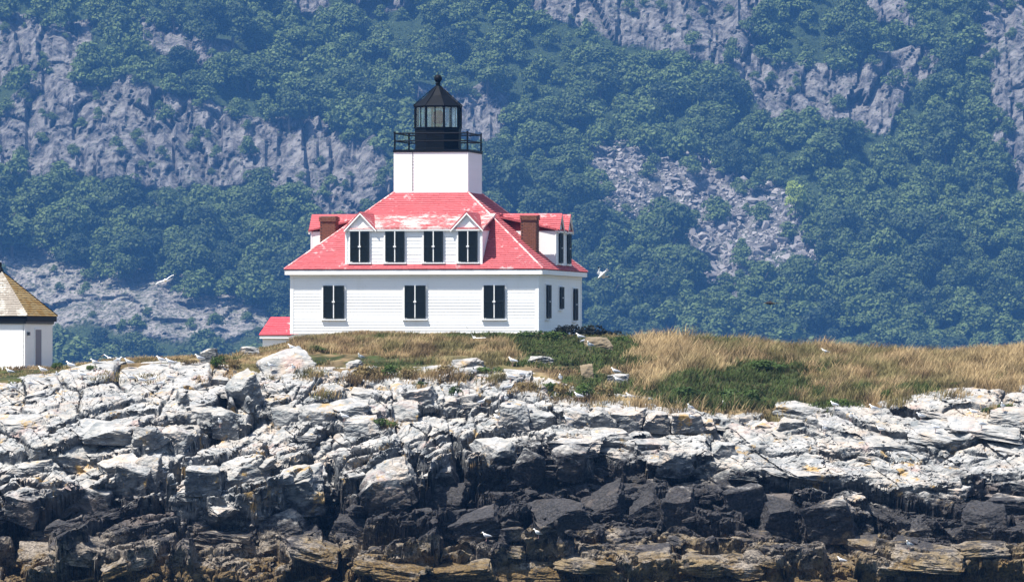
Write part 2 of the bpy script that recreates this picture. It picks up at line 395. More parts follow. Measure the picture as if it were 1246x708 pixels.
# large, medium and small broken blocks
def facets(su, sw, seed, an, slope_bias, off, tx):
    d1, d2, dx, dy, r0, r1, r2 = voro(Uw, Ww, su, sw, seed, an)
    h = (r0 - 0.5) * off + dx * su * (r1 - 0.5) * tx - dy * sw * (slope_bias + 0.5 * (r2 - 0.5))
    return h, d2 - d1
D = np.zeros(PX.shape)
angL = 0.22; angR = -0.13
def blend_fac(su, sw, seed, sb, off, tx):
    a, ea = facets(su, sw, seed, angL, sb, off, tx); b, eb = facets(su * 1.9, sw * 0.8, seed + 50, angR, sb, off * 0.7, tx * 0.6)
    k = sst(PX + (fbm(U * .5, W * .5, seed) - .5) * 200, 560, 760)
    return np.where(k > 0.5, b, a), np.where(k > 0.5, eb, ea)
gentle = 1 - 0.75 * sst(PY + (fbm(U * .4, W * .4, 55) - .5) * 60, 610, 520)
massive = sst(fbm(U * .22, W * .45, 57, 3), .42, .55); mk = 1 - .68 * massive
hL, eL = blend_fac(3.4, 1.6, 100, 0.55 * gentle, 0.85, 0.5)
hM, eM = blend_fac(1.25, 0.62, 200, 0.55 * gentle, 0.30, 0.55)
hS, eS = blend_fac(0.48, 0.24, 300, 0.35 * gentle, 0.12, 0.6)
hX, eX = blend_fac(0.2, 0.11, 400, 0.3, 0.045, 0.6)
smoothz = 0.55 + 0.45 * fbm(U * 0.3, W * 0.5, 71)
D += hL * 1.0 + hM * (1 - 0.25 * right) * mk + hS * smoothz * mk * .75 + hX * smoothz * 0.5 * mk
D -= 0.38 * np.exp(-(eL / 0.05) ** 2) + 0.20 * mk * np.exp(-(eM / 0.07) ** 2) + 0.05 * np.exp(-(eS / 0.10) ** 2)
D += (fbm(U * 3, W * 4, 81, 5, 0.6) - .5) * 0.11 + (fbm(U * 12, W * 16, 91, 3) - .5) * 0.035
# signature masses and clefts, drawn from the photograph (pixel outline, how far they stand forward, sideways and upward lean)
wx = PX + (fbm(U * .9, W * .9, 501) - .5) * 26; wy = PY + (fbm(U * .9, W * .9, 502) - .5) * 18
FE = [([(200, 600), (228, 552), (300, 545), (372, 575), (386, 600), (345, 640), (250, 640), (205, 628)], 1.35, -0.25, -0.55),
      ([(420, 556), (500, 525), (545, 530), (548, 580), (520, 640), (430, 640), (410, 600)], 1.1, -0.45, -0.35),
      ([(445, 570), (503, 566), (490, 620), (450, 625)], 0.5, -0.5, -0.2),
      ([(552, 540), (620, 528), (700, 528), (720, 560), (690, 590), (570, 600)], 0.9, 0.0, -0.5),
      ([(608, 493), (700, 496), (800, 500), (870, 505), (870, 521), (608, 521)], 0.75, 0.0, -0.3),
      ([(0, 498), (120, 490), (230, 500), (250, 540), (180, 556), (60, 560), (0, 560)], 0.5, 0.0, -0.4),
      ([(215, 485), (285, 488), (285, 512), (220, 512)], 0.7, 0, -0.2),
      ([(285, 460), (400, 452), (425, 480), (380, 505), (300, 510), (280, 490)], 0.6, 0, -0.5),
      ([(440, 662), (600, 650), (690, 655), (695, 700), (620, 708), (440, 706)], 1.3, 0, -0.4),
      ([(606, 656), (682, 658), (680, 700), (610, 702)], 0.7, -0.2, 0),
      ([(700, 668), (800, 662), (900, 668), (1010, 670), (1000, 712), (700, 716)], 0.8, 0, -0.4),
      ([(1080, 664), (1180, 652), (1290, 655), (1290, 716), (1040, 716)], 1.2, 0, -0.5),
      ([(60, 660), (150, 648), (240, 652), (230, 712), (70, 712)], 1.0, 0, -0.3),
      ([(960, 610), (1040, 600), (1060, 640), (980, 652)], 0.7, 0, -0.3),
      ([(790, 590), (900, 585), (900, 650), (800, 650)], 0.5, 0, -0.2),
      ([(1170, 585), (1300, 578), (1300, 610), (1170, 614)], -0.9, 0, 0),
      ([(880, 590), (1000, 585), (990, 600), (880, 605)], -0.5, 0, 0)]
for poly, amp, lx, ly in FE:
    ins = inpoly(wx, wy, poly).astype(float)
    for ax in (0, 1):
        for _ in range(2): ins = (np.roll(ins, 1, ax) + ins + np.roll(ins, -1, ax)) / 3
    cx = sum(p[0] for p in poly) / len(poly); cyy = sum(p[1] for p in poly) / len(poly)
    D += ins * (amp + (PX - cx) * 0.036 * lx * -1 * 0.6 + (cyy - PY) * 0.036 * ly * 0.6)
CL = [([(268, 500), (258, 530), (240, 552), (212, 570), (196, 610), (188, 645)], 9, 1.7), ([(404, 560), (410, 600), (402, 650), (415, 690)], 9, 1.6),
      ([(488, 575), (520, 590), (500, 640)], 12, 1.5), ([(548, 528), (556, 570), (560, 600)], 6, 1.3), ([(615, 560), (700, 575), (780, 575)], 9, 0.9),
      ([(290, 612), (350, 606), (395, 602), (398, 640)], 11, 1.5), ([(60, 540), (110, 520), (190, 512)], 5, 0.7),
      ([(1180, 598), (1250, 600)], 13, 1.2), ([(1090, 505), (1160, 522), (1246, 532)], 5, 0.9), ([(940, 500), (985, 503)], 7, 0.9),
      ([(1080, 543), (1140, 548)], 5, 0.6), ([(900, 600), (930, 610), (975, 605)], 10, 1.0), ([(250, 640), (215, 690), (200, 708)], 8, 0.9)]
for pl, wid, dep in CL:
    dm = np.full(PX.shape, 1e9)
    for (x0, y0), (x1, y1) in zip(pl[:-1], pl[1:]):
        vx, vy = x1 - x0, y1 - y0; t = np.clip(((wx - x0) * vx + (wy - y0) * vy) / (vx * vx + vy * vy), 0, 1)
        dm = np.minimum(dm, np.hypot(wx - x0 - t * vx, wy - y0 - t * vy))
    D -= dep * sst(-dm, -wid, -wid * 0.45)
D *= 0.35 + 0.65 * sst(T, 1.0, 0.93)
D *= (0.80 + 0.35 * (1 - upper))
SX = (PX - 623) / F * YB
SY = YB - 0.55 * D; SZ = WZ(PY, YB) + 0.80 * D
dens = np.minimum(np.hypot(np.diff(SY, axis=0), np.diff(SZ, axis=0)), 0.6) + 0.03
for _ in range(3):
    dens = sum(np.roll(dens, k_, 1) for k_ in range(-6, 7)) / 13
    dens = (np.roll(dens, 1, 0) + dens + np.roll(dens, -1, 0)) / 3
cum = np.vstack([np.zeros((1, NC)), np.cumsum(dens, 0)]); cum /= cum[-1:]
tg = np.linspace(0, 1, NR); idx = np.arange(NR, dtype=float)
for j in range(NC):
    f_ = np.interp(tg, cum[:, j], idx); i0 = np.minimum(f_.astype(int), NR - 2); w_ = f_ - i0
    for A_ in (SY, SZ, SX): c_ = A_[:, j].copy(); A_[:, j] = c_[i0] * (1 - w_) + c_[i0 + 1] * w_
q1 = fbm(SX * 1.6 + SY * .9, SZ * 3.2 - SY * .5, 611, 5, .58) - .5
d1_, d2_, vx_, vy_, a_, b_, c_ = voro(SX + SY * .4 + (q1 * .35), SZ * 1.0 - SY * .25, .8, .5, 621, .1)
fade = sst(T, 1.0, .95)
SY -= (q1 * .20 + ((a_ - .5) * .26 + vx_ * .8 * (b_ - .5) * .9 + vy_ * .5 * (c_ - .5) * .9)) * fade
SZ += q1 * .10 * fade
bk = 6                                        # rows that dive under the turf behind
exY = [SY[-1] + d for d in (1, 3, 8, 20, 60, 110)]; exZ = [SZ[-1] - d for d in (0.35, 1.0, 2.0, 5, 8, 12)]
SXf = np.vstack([SX] + [SX[-1:]] * bk); SYf = np.vstack([SY] + [a[None] for a in exY]); SZf = np.vstack([SZ] + [a[None] for a in exZ])
me = np_mesh('rocky_shore', np.stack([SXf, SYf, SZf], -1).reshape(-1, 3), grid_faces(NR + bk, NC), np.full((NR + bk - 1) * (NC - 1), 4))
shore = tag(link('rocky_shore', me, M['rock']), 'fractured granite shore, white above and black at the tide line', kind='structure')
def shore_pt(x, y):
    j = int(np.clip(round((x + 230) / 1706 * (NC - 1)), 0, NC - 1)); t = (724 - y) / (724 - (bnd(x) - 3))
    i = int(np.clip(round(t * (NR - 1)), 0, NR - 1)); return Vector((SX[i, j], SY[i, j], SZ[i, j]))
# height of whatever is on screen at a pixel: highest shore vertex seen there
SPY = HOR - (SZ - EYE) / SY * F
def shore_seen(x, y):
    j = int(np.clip(round((x + 230) / 1706 * (NC - 1)), 0, NC - 1)); c = SPY[:, j]
    i = int(np.argmax(c <= y)) if (c <= y).any() else NR - 1
    return Vector((SX[i, j], SY[i, j], SZ[i, j]))

# ---- turf ground behind the rocks
GX = np.linspace(-46, 46, 460); GYp = np.concatenate([np.linspace(312, 352, 200), np.linspace(353, 440, 60)])
def ground_z(x, y):
    p = x / np.maximum(y, 1) * F + 623; b = bnd(p); yb = Yr(b); zb = WZ(b, yb)
    yc = 347.0; zc = WZ(crest(p), yc)
    t = (y - yb) / (yc - yb); tc = np.clip(t, 0, 1)
    z = zb + (zc - zb) * np.sin(tc * math.pi / 2) ** 0.9
    z = z + (fbm(x * 0.4, y * 0.4, 61) - .5) * 0.5 * np.clip(t * 4, 0, 1) * np.clip((350 - y) / 6, 0, 1)
    z = np.where(t < 0, zb + t * (yc - yb) * 0.9 - 0.05, z)
    return np.where(y > 372, z - ((y - 372) / 40) ** 2 * 12, z)
gx, gy = np.meshgrid(GX, GYp); gz = ground_z(gx, gy)
def patches(p, q, n):  # greenness of the growth at photo pixel (p, q)
    g = np.zeros(np.shape(p))
    for cx, cyy, rx, ry, a in [(890, 470, 105, 24, 1.15), (700, 418, 75, 16, 1.2), (700, 436, 95, 9, 0.9), (720, 462, 60, 16, 0.75), (1015, 492, 40, 10, 1.0), (945, 445, 60, 14, 0.75),
                               (645, 408, 30, 8, 1.0), (480, 440, 60, 7, 0.85), (500, 405, 60, 5, 0.6), (40, 458, 60, 8, 1.1), (860, 416, 40, 9, 0.6), (1090, 468, 60, 7, 0.7), (390, 432, 30, 9, 0.55), (1240, 497, 30, 8, 1.1), (600, 403, 60, 4, 1)]:
        g = np.maximum(g, a * np.clip(1.5 - ((p - cx) / rx) ** 2 - ((q - cyy) / ry) ** 2, 0, 1))
    return np.clip(g * 0.9 + (n - 0.5) * 1.9, 0, 1)
def growth_color(p, q, x, y, r):
    g = patches(p, q, fbm(x * 1.1, y * 0.5, 5, 5, .6)); s = sst(g, 0.35, 0.6)[..., None]
    pale = np.array([0.47, 0.35, 0.19]); tan = np.array([0.31, 0.22, 0.115]); red = np.array([0.21, 0.145, 0.08]); olive = np.array([0.155, 0.15, 0.06])
    n1 = sst(fbm(x * 1.2, y * 0.3, 15), 0.38, 0.6)[..., None]; n2 = sst(fbm(x * 0.9, y * 0.4, 25), 0.52, 0.66)[..., None]; n3 = sst(fbm(x * 0.7, y * 0.5, 35), 0.47, 0.62)[..., None]
    paler = np.clip(.85 * np.exp(-((p - 800) / 45.) ** 2) + .7 * np.exp(-((p - 1230) / 70.) ** 2), 0, 1)[..., None]
    c = tan * (1 - n1) + pale * n1 * 0.85; c = c * (1 - 0.8 * n2) + red * 0.8 * n2; c = c * (1 - 0.7 * n3 * (1 - paler)) + olive * 0.7 * n3 * (1 - paler)
    c = c * (1 - paler * 0.75) + pale * paler * 0.75
    grn = np.array([0.050, 0.070, 0.022]) * (0.7 + 0.9 * r[..., None])
    s = np.clip(s + (r[..., None] - .5) * .9 * (s > .05), 0, 1); c = c * (1 - s) + grn * s; dk = sst(fbm(x * 1.6, y * .8, 95), .5, .62)[..., None]; c = c * (1 - .45 * dk)
    return c * (0.75 + 0.5 * r[..., None]), g
me = np_mesh('turf', np.stack([gx, gy, gz], -1).reshape(-1, 3), grid_faces(*gx.shape), np.full((gx.shape[0] - 1) * (gx.shape[1] - 1), 4), True)
gp = gx / gy * F + 623; gq = HOR - (gz - EYE) / gy * F
cc, _ = growth_color(gp, gq, gx, gy, rng.random(gx.shape)); set_tint(me, cc.reshape(-1, 3) * 0.55)
tag(link('turf', me, M['soil']), 'low turf mound behind the rocks', kind='structure')

# ---- grass blades
def blades(name, x, y, z, h, lean, wdt, colr, label):
    n = len(x); a = rng.random(n) * 6.283; la = rng.normal(0.5, 1.3, n)
    dx = np.cos(a) * wdt; dy = np.sin(a) * wdt
    lx = np.cos(la) * lean * h; ly = np.sin(la) * lean * h
    B = np.stack([x, y, z - 0.04], -1); S = np.stack([dx, dy, dx * 0], -1)
    Mi = B + np.stack([lx * 0.35, ly * 0.35, h * 0.6], -1); Tp = B + np.stack([lx, ly, h], -1)
    V = np.stack([B - S, B + S, Mi + S * 0.8, Mi - S * 0.8, Tp], 1).reshape(-1, 3)
    k = np.arange(n)[:, None] * 5
    fl = np.concatenate([k + np.array([0, 1, 2, 3]), k + np.array([3, 2, 4])], 1).ravel(); lt = np.tile([4, 3], n)
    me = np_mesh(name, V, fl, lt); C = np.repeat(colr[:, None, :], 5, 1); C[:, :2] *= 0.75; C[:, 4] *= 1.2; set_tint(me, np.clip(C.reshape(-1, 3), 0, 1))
    return tag(link(name, me, M['grass']), label, 'grass', kind='stuff')
N = 26000
p = rng.uniform(-60, 1306, N); t = rng.uniform(-0.02, 1.12, N) ** 1.0
yb = Yr(bnd(p)); y = yb + t * (347 - yb) + (t > 1) * 0; x = (p - 623) / F * y
# keep the house and the signal building clear
HC = Vector((WX(533, 356), 356, 0)); HY = -R(10.3)
lx = (x - HC.x) * math.cos(-HY) - (y - HC.y) * math.sin(-HY); ly = (x - HC.x) * math.sin(-HY) + (y - HC.y) * math.cos(-HY)
keep = ~((abs(lx) < 6.3) & (ly > -6.3)) & ~((p < 300) & (p > 75)) | ((p > 62) & (p < 300) & (fbm(x * 0.5, y * 0.5, 8) > 0.53))
keep &= (fbm(x * 0.55, y * 0.3, 45) > 0.27) & ~((p < 700) & (t < 0.28) & (fbm(x * .4, y * .6, 46) < 0.52))
keep &= ~((abs(p - 20) < 60) & (t > 0.75))
x, y, p = x[keep], y[keep], p[keep]
z = ground_z(x, y)
tx_, ty_, tz_, tp_ = [], [], [], []
for cx_, cy2, nn_, sp_ in [(380, 456, 50, 16), (430, 462, 60, 18), (452, 458, 80, 16), (500, 458, 60, 16), (530, 456, 60, 18), (560, 462, 30, 12), (600, 462, 50, 16), (640, 472, 70, 14), (690, 484, 90, 24), (730, 486, 70, 18), (775, 494, 40, 14),
                          (130, 458, 40, 16), (175, 460, 40, 14), (290, 458, 50, 14), (330, 460, 30, 12), (395, 482, 30, 10), (512, 472, 18, 6), (470, 518, 34, 10), (240, 462, 16, 8), (1215, 500, 50, 20), (1160, 482, 30, 14), (820, 497, 30, 20), (1090, 492, 40, 16)]:
    for _ in range(nn_):
        a_ = random.gauss(cx_, sp_ * .6); b_ = random.gauss(cy2, sp_ * .22); v_ = shore_seen(a_, b_); tx_.append(v_.x); ty_.append(v_.y - .08); tz_.append(v_.z - .02); tp_.append(a_)
ntuft = len(tx_); x = np.append(x, tx_); y = np.append(y, ty_); z = np.append(z, tz_); p = np.append(p, tp_)
q = HOR - (z - EYE) / y * F
g = patches(p, q, fbm(x * 1.1, y * 0.5, 5, 5, .6))
tallness = (0.25 + 1.15 * fbm(x * 0.8, y * 0.5, 65)) * (1 + .35 * np.exp(-((p - 850) / 60.) ** 2)) * (1 - 0.45 * np.clip(g, 0, 1)) * np.where((p > 760) & (p < 1290), 1.15, 0.8) * np.where(p < 300, 0.55, np.where(p < 358, .32, 1)) * np.where((p > 340) & (p < 700) & (y > 340), 0.62, 1)
K = 7
tallness[-ntuft:] *= .85
xs = np.repeat(x, K) + rng.normal(0, 0.14, len(x) * K); ys = np.repeat(y, K) + rng.normal(0, 0.14, len(x) * K); zs = np.repeat(z, K)
hh = np.repeat(tallness, K) * rng.uniform(0.5, 1.1, len(xs)) * 0.64
ps = np.repeat(p, K); qs = np.repeat(q, K); rr = rng.random(len(xs)) * 0.6 + np.repeat(rng.random(len(x)), K) * 0.4
ccol, gg = growth_color(ps, qs - 8, xs, ys, rr)
isg = gg + (np.repeat(rng.random(len(x)), K) - .5) * .7 > 0.5
for m, nm, lb in ((~isg, 'dry_grass', 'tall dry tan grass over the mound beside the lighthouse'), (isg, 'green_weeds', 'green weeds growing through the dry grass')):
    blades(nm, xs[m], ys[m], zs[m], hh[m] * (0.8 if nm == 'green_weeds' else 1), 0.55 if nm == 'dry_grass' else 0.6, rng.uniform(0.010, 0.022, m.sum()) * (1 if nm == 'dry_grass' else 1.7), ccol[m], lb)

# ---- angular rock meshes
def rock_mesh(name, seed, sq=0.62, npts=20, bev=0.05, rough=0.0):
    r = random.Random(seed); bm = bmesh.new()
    for i in range(npts):
        v = Vector((r.uniform(-1, 1), r.uniform(-1, 1), r.uniform(-1, 1)))
        m = max(abs(v.x), abs(v.y), abs(v.z)); v = v / m * (sq + (1 - sq) * r.random()) if r.random() < 0.8 else v.normalized()
        bm.verts.new(v)
    res = bmesh.ops.convex_hull(bm, input=bm.verts)
    bmesh.ops.delete(bm, geom=list({e for e in res['geom_interior'] + res['geom_unused'] if isinstance(e, bmesh.types.BMVert)}), context='VERTS')
    bmesh.ops.dissolve_limit(bm, angle_limit=R(14), verts=bm.verts, edges=bm.edges)
    if bev: bmesh.ops.bevel(bm, geom=list(bm.edges), offset=bev, segments=1, affect='EDGES', clamp_overlap=True)
    if rough:
        bmesh.ops.triangulate(bm, faces=bm.faces); bmesh.ops.subdivide_edges(bm, edges=bm.edges, cuts=2, use_grid_fill=True)
        for v in bm.verts: v.co += Vector((r.gauss(0, 1), r.gauss(0, 1), r.gauss(0, 1))) * rough
    me = bpy.data.meshes.new(name); bm.normal_update(); bm.to_mesh(me); bm.free(); return me
def block_mesh(name, seed):
    """joint-bounded block: a box with uneven corners, cut by a few planes, edges worn, faces slightly rough"""
    r = random.Random(seed); bm = bmesh.new(); bmesh.ops.create_cube(bm, size=2)
    for v in bm.verts: v.co += Vector((r.uniform(-.28, .22) * (1 if v.co.x > 0 else -1), r.uniform(-.28, .22) * (1 if v.co.y > 0 else -1), r.uniform(-.25, .18) * (1 if v.co.z > 0 else -1)))
    for i in range(r.randint(3, 6)):
        n = Vector((r.gauss(0, 1), r.gauss(0, 1), r.uniform(-.2, 1.2))).normalized()
        geom = bmesh.ops.bisect_plane(bm, geom=list(bm.verts) + list(bm.edges) + list(bm.faces), plane_co=n * r.uniform(.78, 1.05), plane_no=n, clear_outer=True)
        ed = [e for e in geom['geom_cut'] if isinstance(e, bmesh.types.BMEdge)]
        if ed: bmesh.ops.contextual_create(bm, geom=ed)
    bmesh.ops.bevel(bm, geom=list(bm.edges), offset=.05, segments=1, affect='EDGES', clamp_overlap=True)
    bmesh.ops.triangulate(bm, faces=bm.faces)
    for _ in range(4):
        bmesh.ops.subdivide_edges(bm, edges=[e for e in bm.edges if e.calc_length() > .16], cuts=1); bmesh.ops.triangulate(bm, faces=bm.faces)
    o3 = Vector((seed * 3.1, seed * 1.7, 0))
    for v in bm.verts:
        c = v.co.copy(); q = mnoise.fractal(Vector((c.x * 1.4, c.y * 1.4, c.z * 2.6)) + o3, 0.7, 2.1, 4); st = mnoise.cell(Vector((c.x * .6, c.y * .6, c.z * 3.2)) + o3)
        v.co += Vector((c.x, c.y, c.z * .4)) * (q * .085 + mnoise.noise(c * 7 + o3) * .02) + Vector((0, 0, q * .04))
    bm.normal_update(); me = bpy.data.meshes.new(name); bm.to_mesh(me); bm.free(); return me
RM = []
for i in range(16):
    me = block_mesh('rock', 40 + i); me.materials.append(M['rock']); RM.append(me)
def put_rock(pt, w, h, d, rz=0, tilt=0, lean=0, k=None, emb=0.3, name='rock', mat=None):
    me = RM[k if k is not None else random.randrange(len(RM))]
    o = bpy.data.objects.new(name, me); col.objects.link(o); o.parent = shore
    o.scale = (w / 2 * 1.12, d / 2 * 1.12, h / 2 * 1.12); o.rotation_euler = (lean, tilt, rz)
    o.location = (pt.x, pt.y + d * 0.12, pt.z + h * (0.5 - emb)); return o
# hand-placed blocks: px, py of the foot, width and height in px, tilt, mesh
HB = [(345, 455, 62, 30, -0.12), (432, 440, 22, 13, -0.3), (568, 447, 36, 15, -0.1), (300, 482, 36, 30, -0.45), (252, 511, 42, 20, 0.03), (275, 520, 34, 30, 0), (268, 468, 20, 12, 0.1),
      (625, 514, 36, 26, 0), (655, 517, 44, 26, 0), (700, 516, 30, 24, .1), (730, 516, 34, 25, 0), (765, 517, 36, 24, 0), (800, 517, 30, 22, .1), (835, 518, 36, 20, 0),
      (480, 492, 44, 20, 0.05), (515, 490, 36, 24, -0.1), (490, 515, 38, 28, 0.08), (545, 497, 30, 18, -0.1), (575, 494, 32, 22, -0.3), (425, 508, 50, 24, 0.05), (445, 488, 40, 18, 0),
      (975, 505, 64, 20, 0.1), (960, 522, 30, 16, 0), (1228, 512, 50, 18, 0.04), (1150, 530, 80, 12, 0.14), (1200, 524, 90, 12, 0.12), (1080, 545, 70, 14, 0.12),
      (360, 610, 66, 46, -0.2), (300, 585, 60, 30, -0.15), (250, 590, 40, 30, 0.1), (475, 600, 60, 52, -0.45), (540, 600, 44, 46, -0.2), (545, 622, 44, 30, 0.1), (605, 570, 50, 44, -0.3),
      (645, 575, 36, 36, 0.4), (690, 570, 44, 34, 0.2), (640, 698, 70, 44, 0.02), (500, 700, 70, 34, 0.1), (560, 700, 60, 36, -0.1), (460, 690, 50, 24, 0.1), (720, 690, 60, 24, 0.1),
      (780, 680, 56, 24, -0.1), (790, 640, 50, 50, 0.1), (825, 640, 40, 54, -0.1), (880, 560, 36, 30, 0.1), (905, 620, 50, 34, -0.2), (960, 640, 60, 44, 0.1), (1010, 640, 60, 44, -0.1),
      (890, 590, 48, 28, -0.3), (860, 580, 30, 26, 0.3), (820, 575, 40, 28, 0), (1060, 665, 40, 20, 0), (1130, 680, 70, 30, 0.1), (1190, 670, 50, 24, -0.1), (1225, 625, 60, 28, 0.03), (1195, 640, 60, 30, 0.1),
      (100, 700, 50, 44, 0.3), (50, 680, 40, 40, 0.2), (150, 690, 44, 30, -0.3), (30, 640, 40, 34, 0.2), (110, 620, 60, 40, 0.4), (165, 600, 40, 44, 0.3), (90, 560, 50, 24, 0.1),
      (150, 575, 50, 26, -0.1), (180, 590, 34, 44, 0.05), (130, 530, 60, 20, 0.03), (180, 535, 36, 22, 0), (40, 575, 50, 20, -0.1), (340, 650, 60, 34, -0.3), (380, 670, 50, 30, 0.2), (280, 660, 50, 34, 0.1),
      (440, 530, 46, 26, -0.1), (390, 520, 50, 36, 0.02), (350, 520, 40, 34, 0.05), (300, 545, 44, 20, 0), (700, 545, 60, 18, 0), (745, 535, 50, 16, 0.03), (795, 545, 50, 14, 0.05),
      (430, 650, 40, 30, 0.3), (585, 640, 60, 26, -0.2), (730, 620, 70, 30, -0.3), (680, 630, 60, 26, -0.2), (855, 690, 44, 30, 0.1), (900, 695, 50, 26, 0), (30, 520, 60, 16, -0.15), (215, 540, 36, 26, 0.1)]
for i, (a, b, w, h, tl) in enumerate(HB):
    if b > 655: h *= .55; w *= 1.35
    pt = shore_seen(a, b - h * 0.15); s = pt.y / F * (0.92 if i > 8 else 1)
    put_rock(pt, w * s, h * s * 1.1, max(w, h) * s * random.uniform(0.7, 1.0), random.uniform(-0.35, 0.35), tl, random.uniform(0.12, 0.38), i % 16, 0.5)
cnt = 0
while cnt < 150:
    a = random.uniform(-40, 1290); b = random.triangular(bnd(a) + 4, 712, 640)
    rt = a > 680 and b < 590
    pt = shore_seen(a, b); s = pt.y / F
    w = random.uniform(9, 27) * (1.7 if rt else 1); h = w * random.uniform(0.3, 0.65) * (0.36 if rt else 1)
    if b < 500 and h > 14: h = 12
    an = (0.13 if rt else (-0.2 if a < 450 else 0)) + random.gauss(0, 0.2 if not rt else 0.05)
    put_rock(pt, w * s, h * s, w * s * random.uniform(0.7, 1.1), random.uniform(-0.6, 0.6), an, random.gauss(0.15, 0.15), None, 0.68); cnt += 1
# smaller rubble, one mesh
vs, fl, lt, base = [], [], [], 0
small = []
for i in range(6):
    me = rock_mesh('rubble_piece', 90 + i, npts=11, bev=0)
    small.append((np.array([v.co[:] for v in me.vertices]), [list(p_.vertices) for p_ in me.polygons])); bpy.data.meshes.remove(me)
def scatter_small(name, pts, sizes, mat, label, parent=None, flat=0.6):
    vs, fl, lt, base = [], [], [], 0
    for (x0, y0, z0), s in zip(pts, sizes):
        v, f = small[random.randrange(6)]; e = Euler((random.gauss(0, .4), random.gauss(0, .4), random.uniform(0, 6.28))).to_matrix()
        v = (v * np.array([s, s * 0.8, s * flat])) @ np.array(e).T + np.array([x0, y0, z0]); vs.append(v)
        for ff in f: fl += [i + base for i in ff]; lt.append(len(ff))
        base += len(v)
    me = np_mesh(name, np.concatenate(vs), fl, lt); o = link(name, me, mat, parent); o['kind'] = 'stuff'; o['label'] = label; return o
pts, sz = [], []
for i in range(2400):
    a = random.uniform(-60, 1306); b = random.uniform(bnd(a), 716); c = shore_seen(a, b); s = random.uniform(0.05, 0.2) * (0.7 if a > 700 and b < 580 else 1); pts.append((c.x, c.y, c.z)); sz.append(s)
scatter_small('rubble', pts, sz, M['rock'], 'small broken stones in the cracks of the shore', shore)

# rocks lying in the grass
def loose_rock(px_, py_, w, h, label, k, matn=None, tl=0, group=None):
    Y = 322.0
    for _ in range(200):                     # walk back until the turf is on that photo row
        xw = WX(px_, Y); zg = float(ground_z(np.array(xw), np.array(Y)))
        if HOR - (zg - EYE) / Y * F <= py_: break
        Y += 0.2
    s = Y / F; me = RM[k].copy() if matn else RM[k]
    if matn: me.materials.clear(); me.materials.append(M[matn])
    o = bpy.data.objects.new('boulder', me); col.objects.link(o); tag(o, label, 'boulder', group)
    o.scale = (w * s / 2 * 1.1, w * s / 2 * 0.9, h * s / 2 * 1.25); o.rotation_euler = (0, tl, random.uniform(-.3, .3)); o.location = (WX(px_, Y), Y, zg + h * s * 0.32); return o
loose_rock(254, 442, 20, 18, 'small pale boulder with a gull on it, left of the red-roofed annex', 3)
loose_rock(304, 431, 22, 10, 'pale flat rock in dry grass just below the small red-roofed annex', 5)
loose_rock(727, 424, 34, 14, 'tan lichened boulder among green weeds right of the house, gulls on it', 7, 'tan_rock')
loose_rock(658, 442, 28, 9, 'low pale rock ledge in the brown weeds below the house corner', 2)
loose_rock(714, 459, 14, 16, 'upright tan rock between the two clumps of brown weeds', 9, 'tan_rock')
loose_rock(752, 466, 22, 12, 'white lime-splashed rock at the left foot of the pale grass', 11)
loose_rock(1097, 447, 10, 6, 'small white rock alone in the middle of the right-hand grass', 4)
loose_rock(1182, 432, 9, 6, 'small pale rock on the crest of the right-hand grass', 6)
loose_rock(1150, 433, 70, 5, 'long thin pale ledge on the crest of the right-hand grass', 8)

# ================================================================== LIGHTHOUSE
HZ0 = 10.3                                        # world height of the house's local zero: walls are given in world z
house = empty('lighthouse', (HC.x, HC.y, 0), HY, label='white clapboard lighthouse with red hipped roof and black lantern on its square tower', cat='lighthouse')
WALLH, EAVE, TW = 6.13, 6.39, 1.845
zB, zF0, zF1, zE = WZ(406, 349.9), WZ(334.3, 349.7), WZ(328.5, 349.7), WZ(327, 349.7)
zR = WZ(234.3, 354.2); SL = (zR - zE) / (EAVE - TW)
def roofz(d): return zE + SL * (EAVE - d)
SIDES = [0, R(90), R(180), R(-90)]               # front, right, back, left: local -y turned about z
class SB(MB):                                    # builder with a turn about z applied on adding
    def __init__(s, rz=0): super().__init__(); s.m = Matrix.Rotation(rz, 3, 'Z')
    def add(s, vs, fs): return super().add([s.m @ Vector(v) for v in vs], fs)

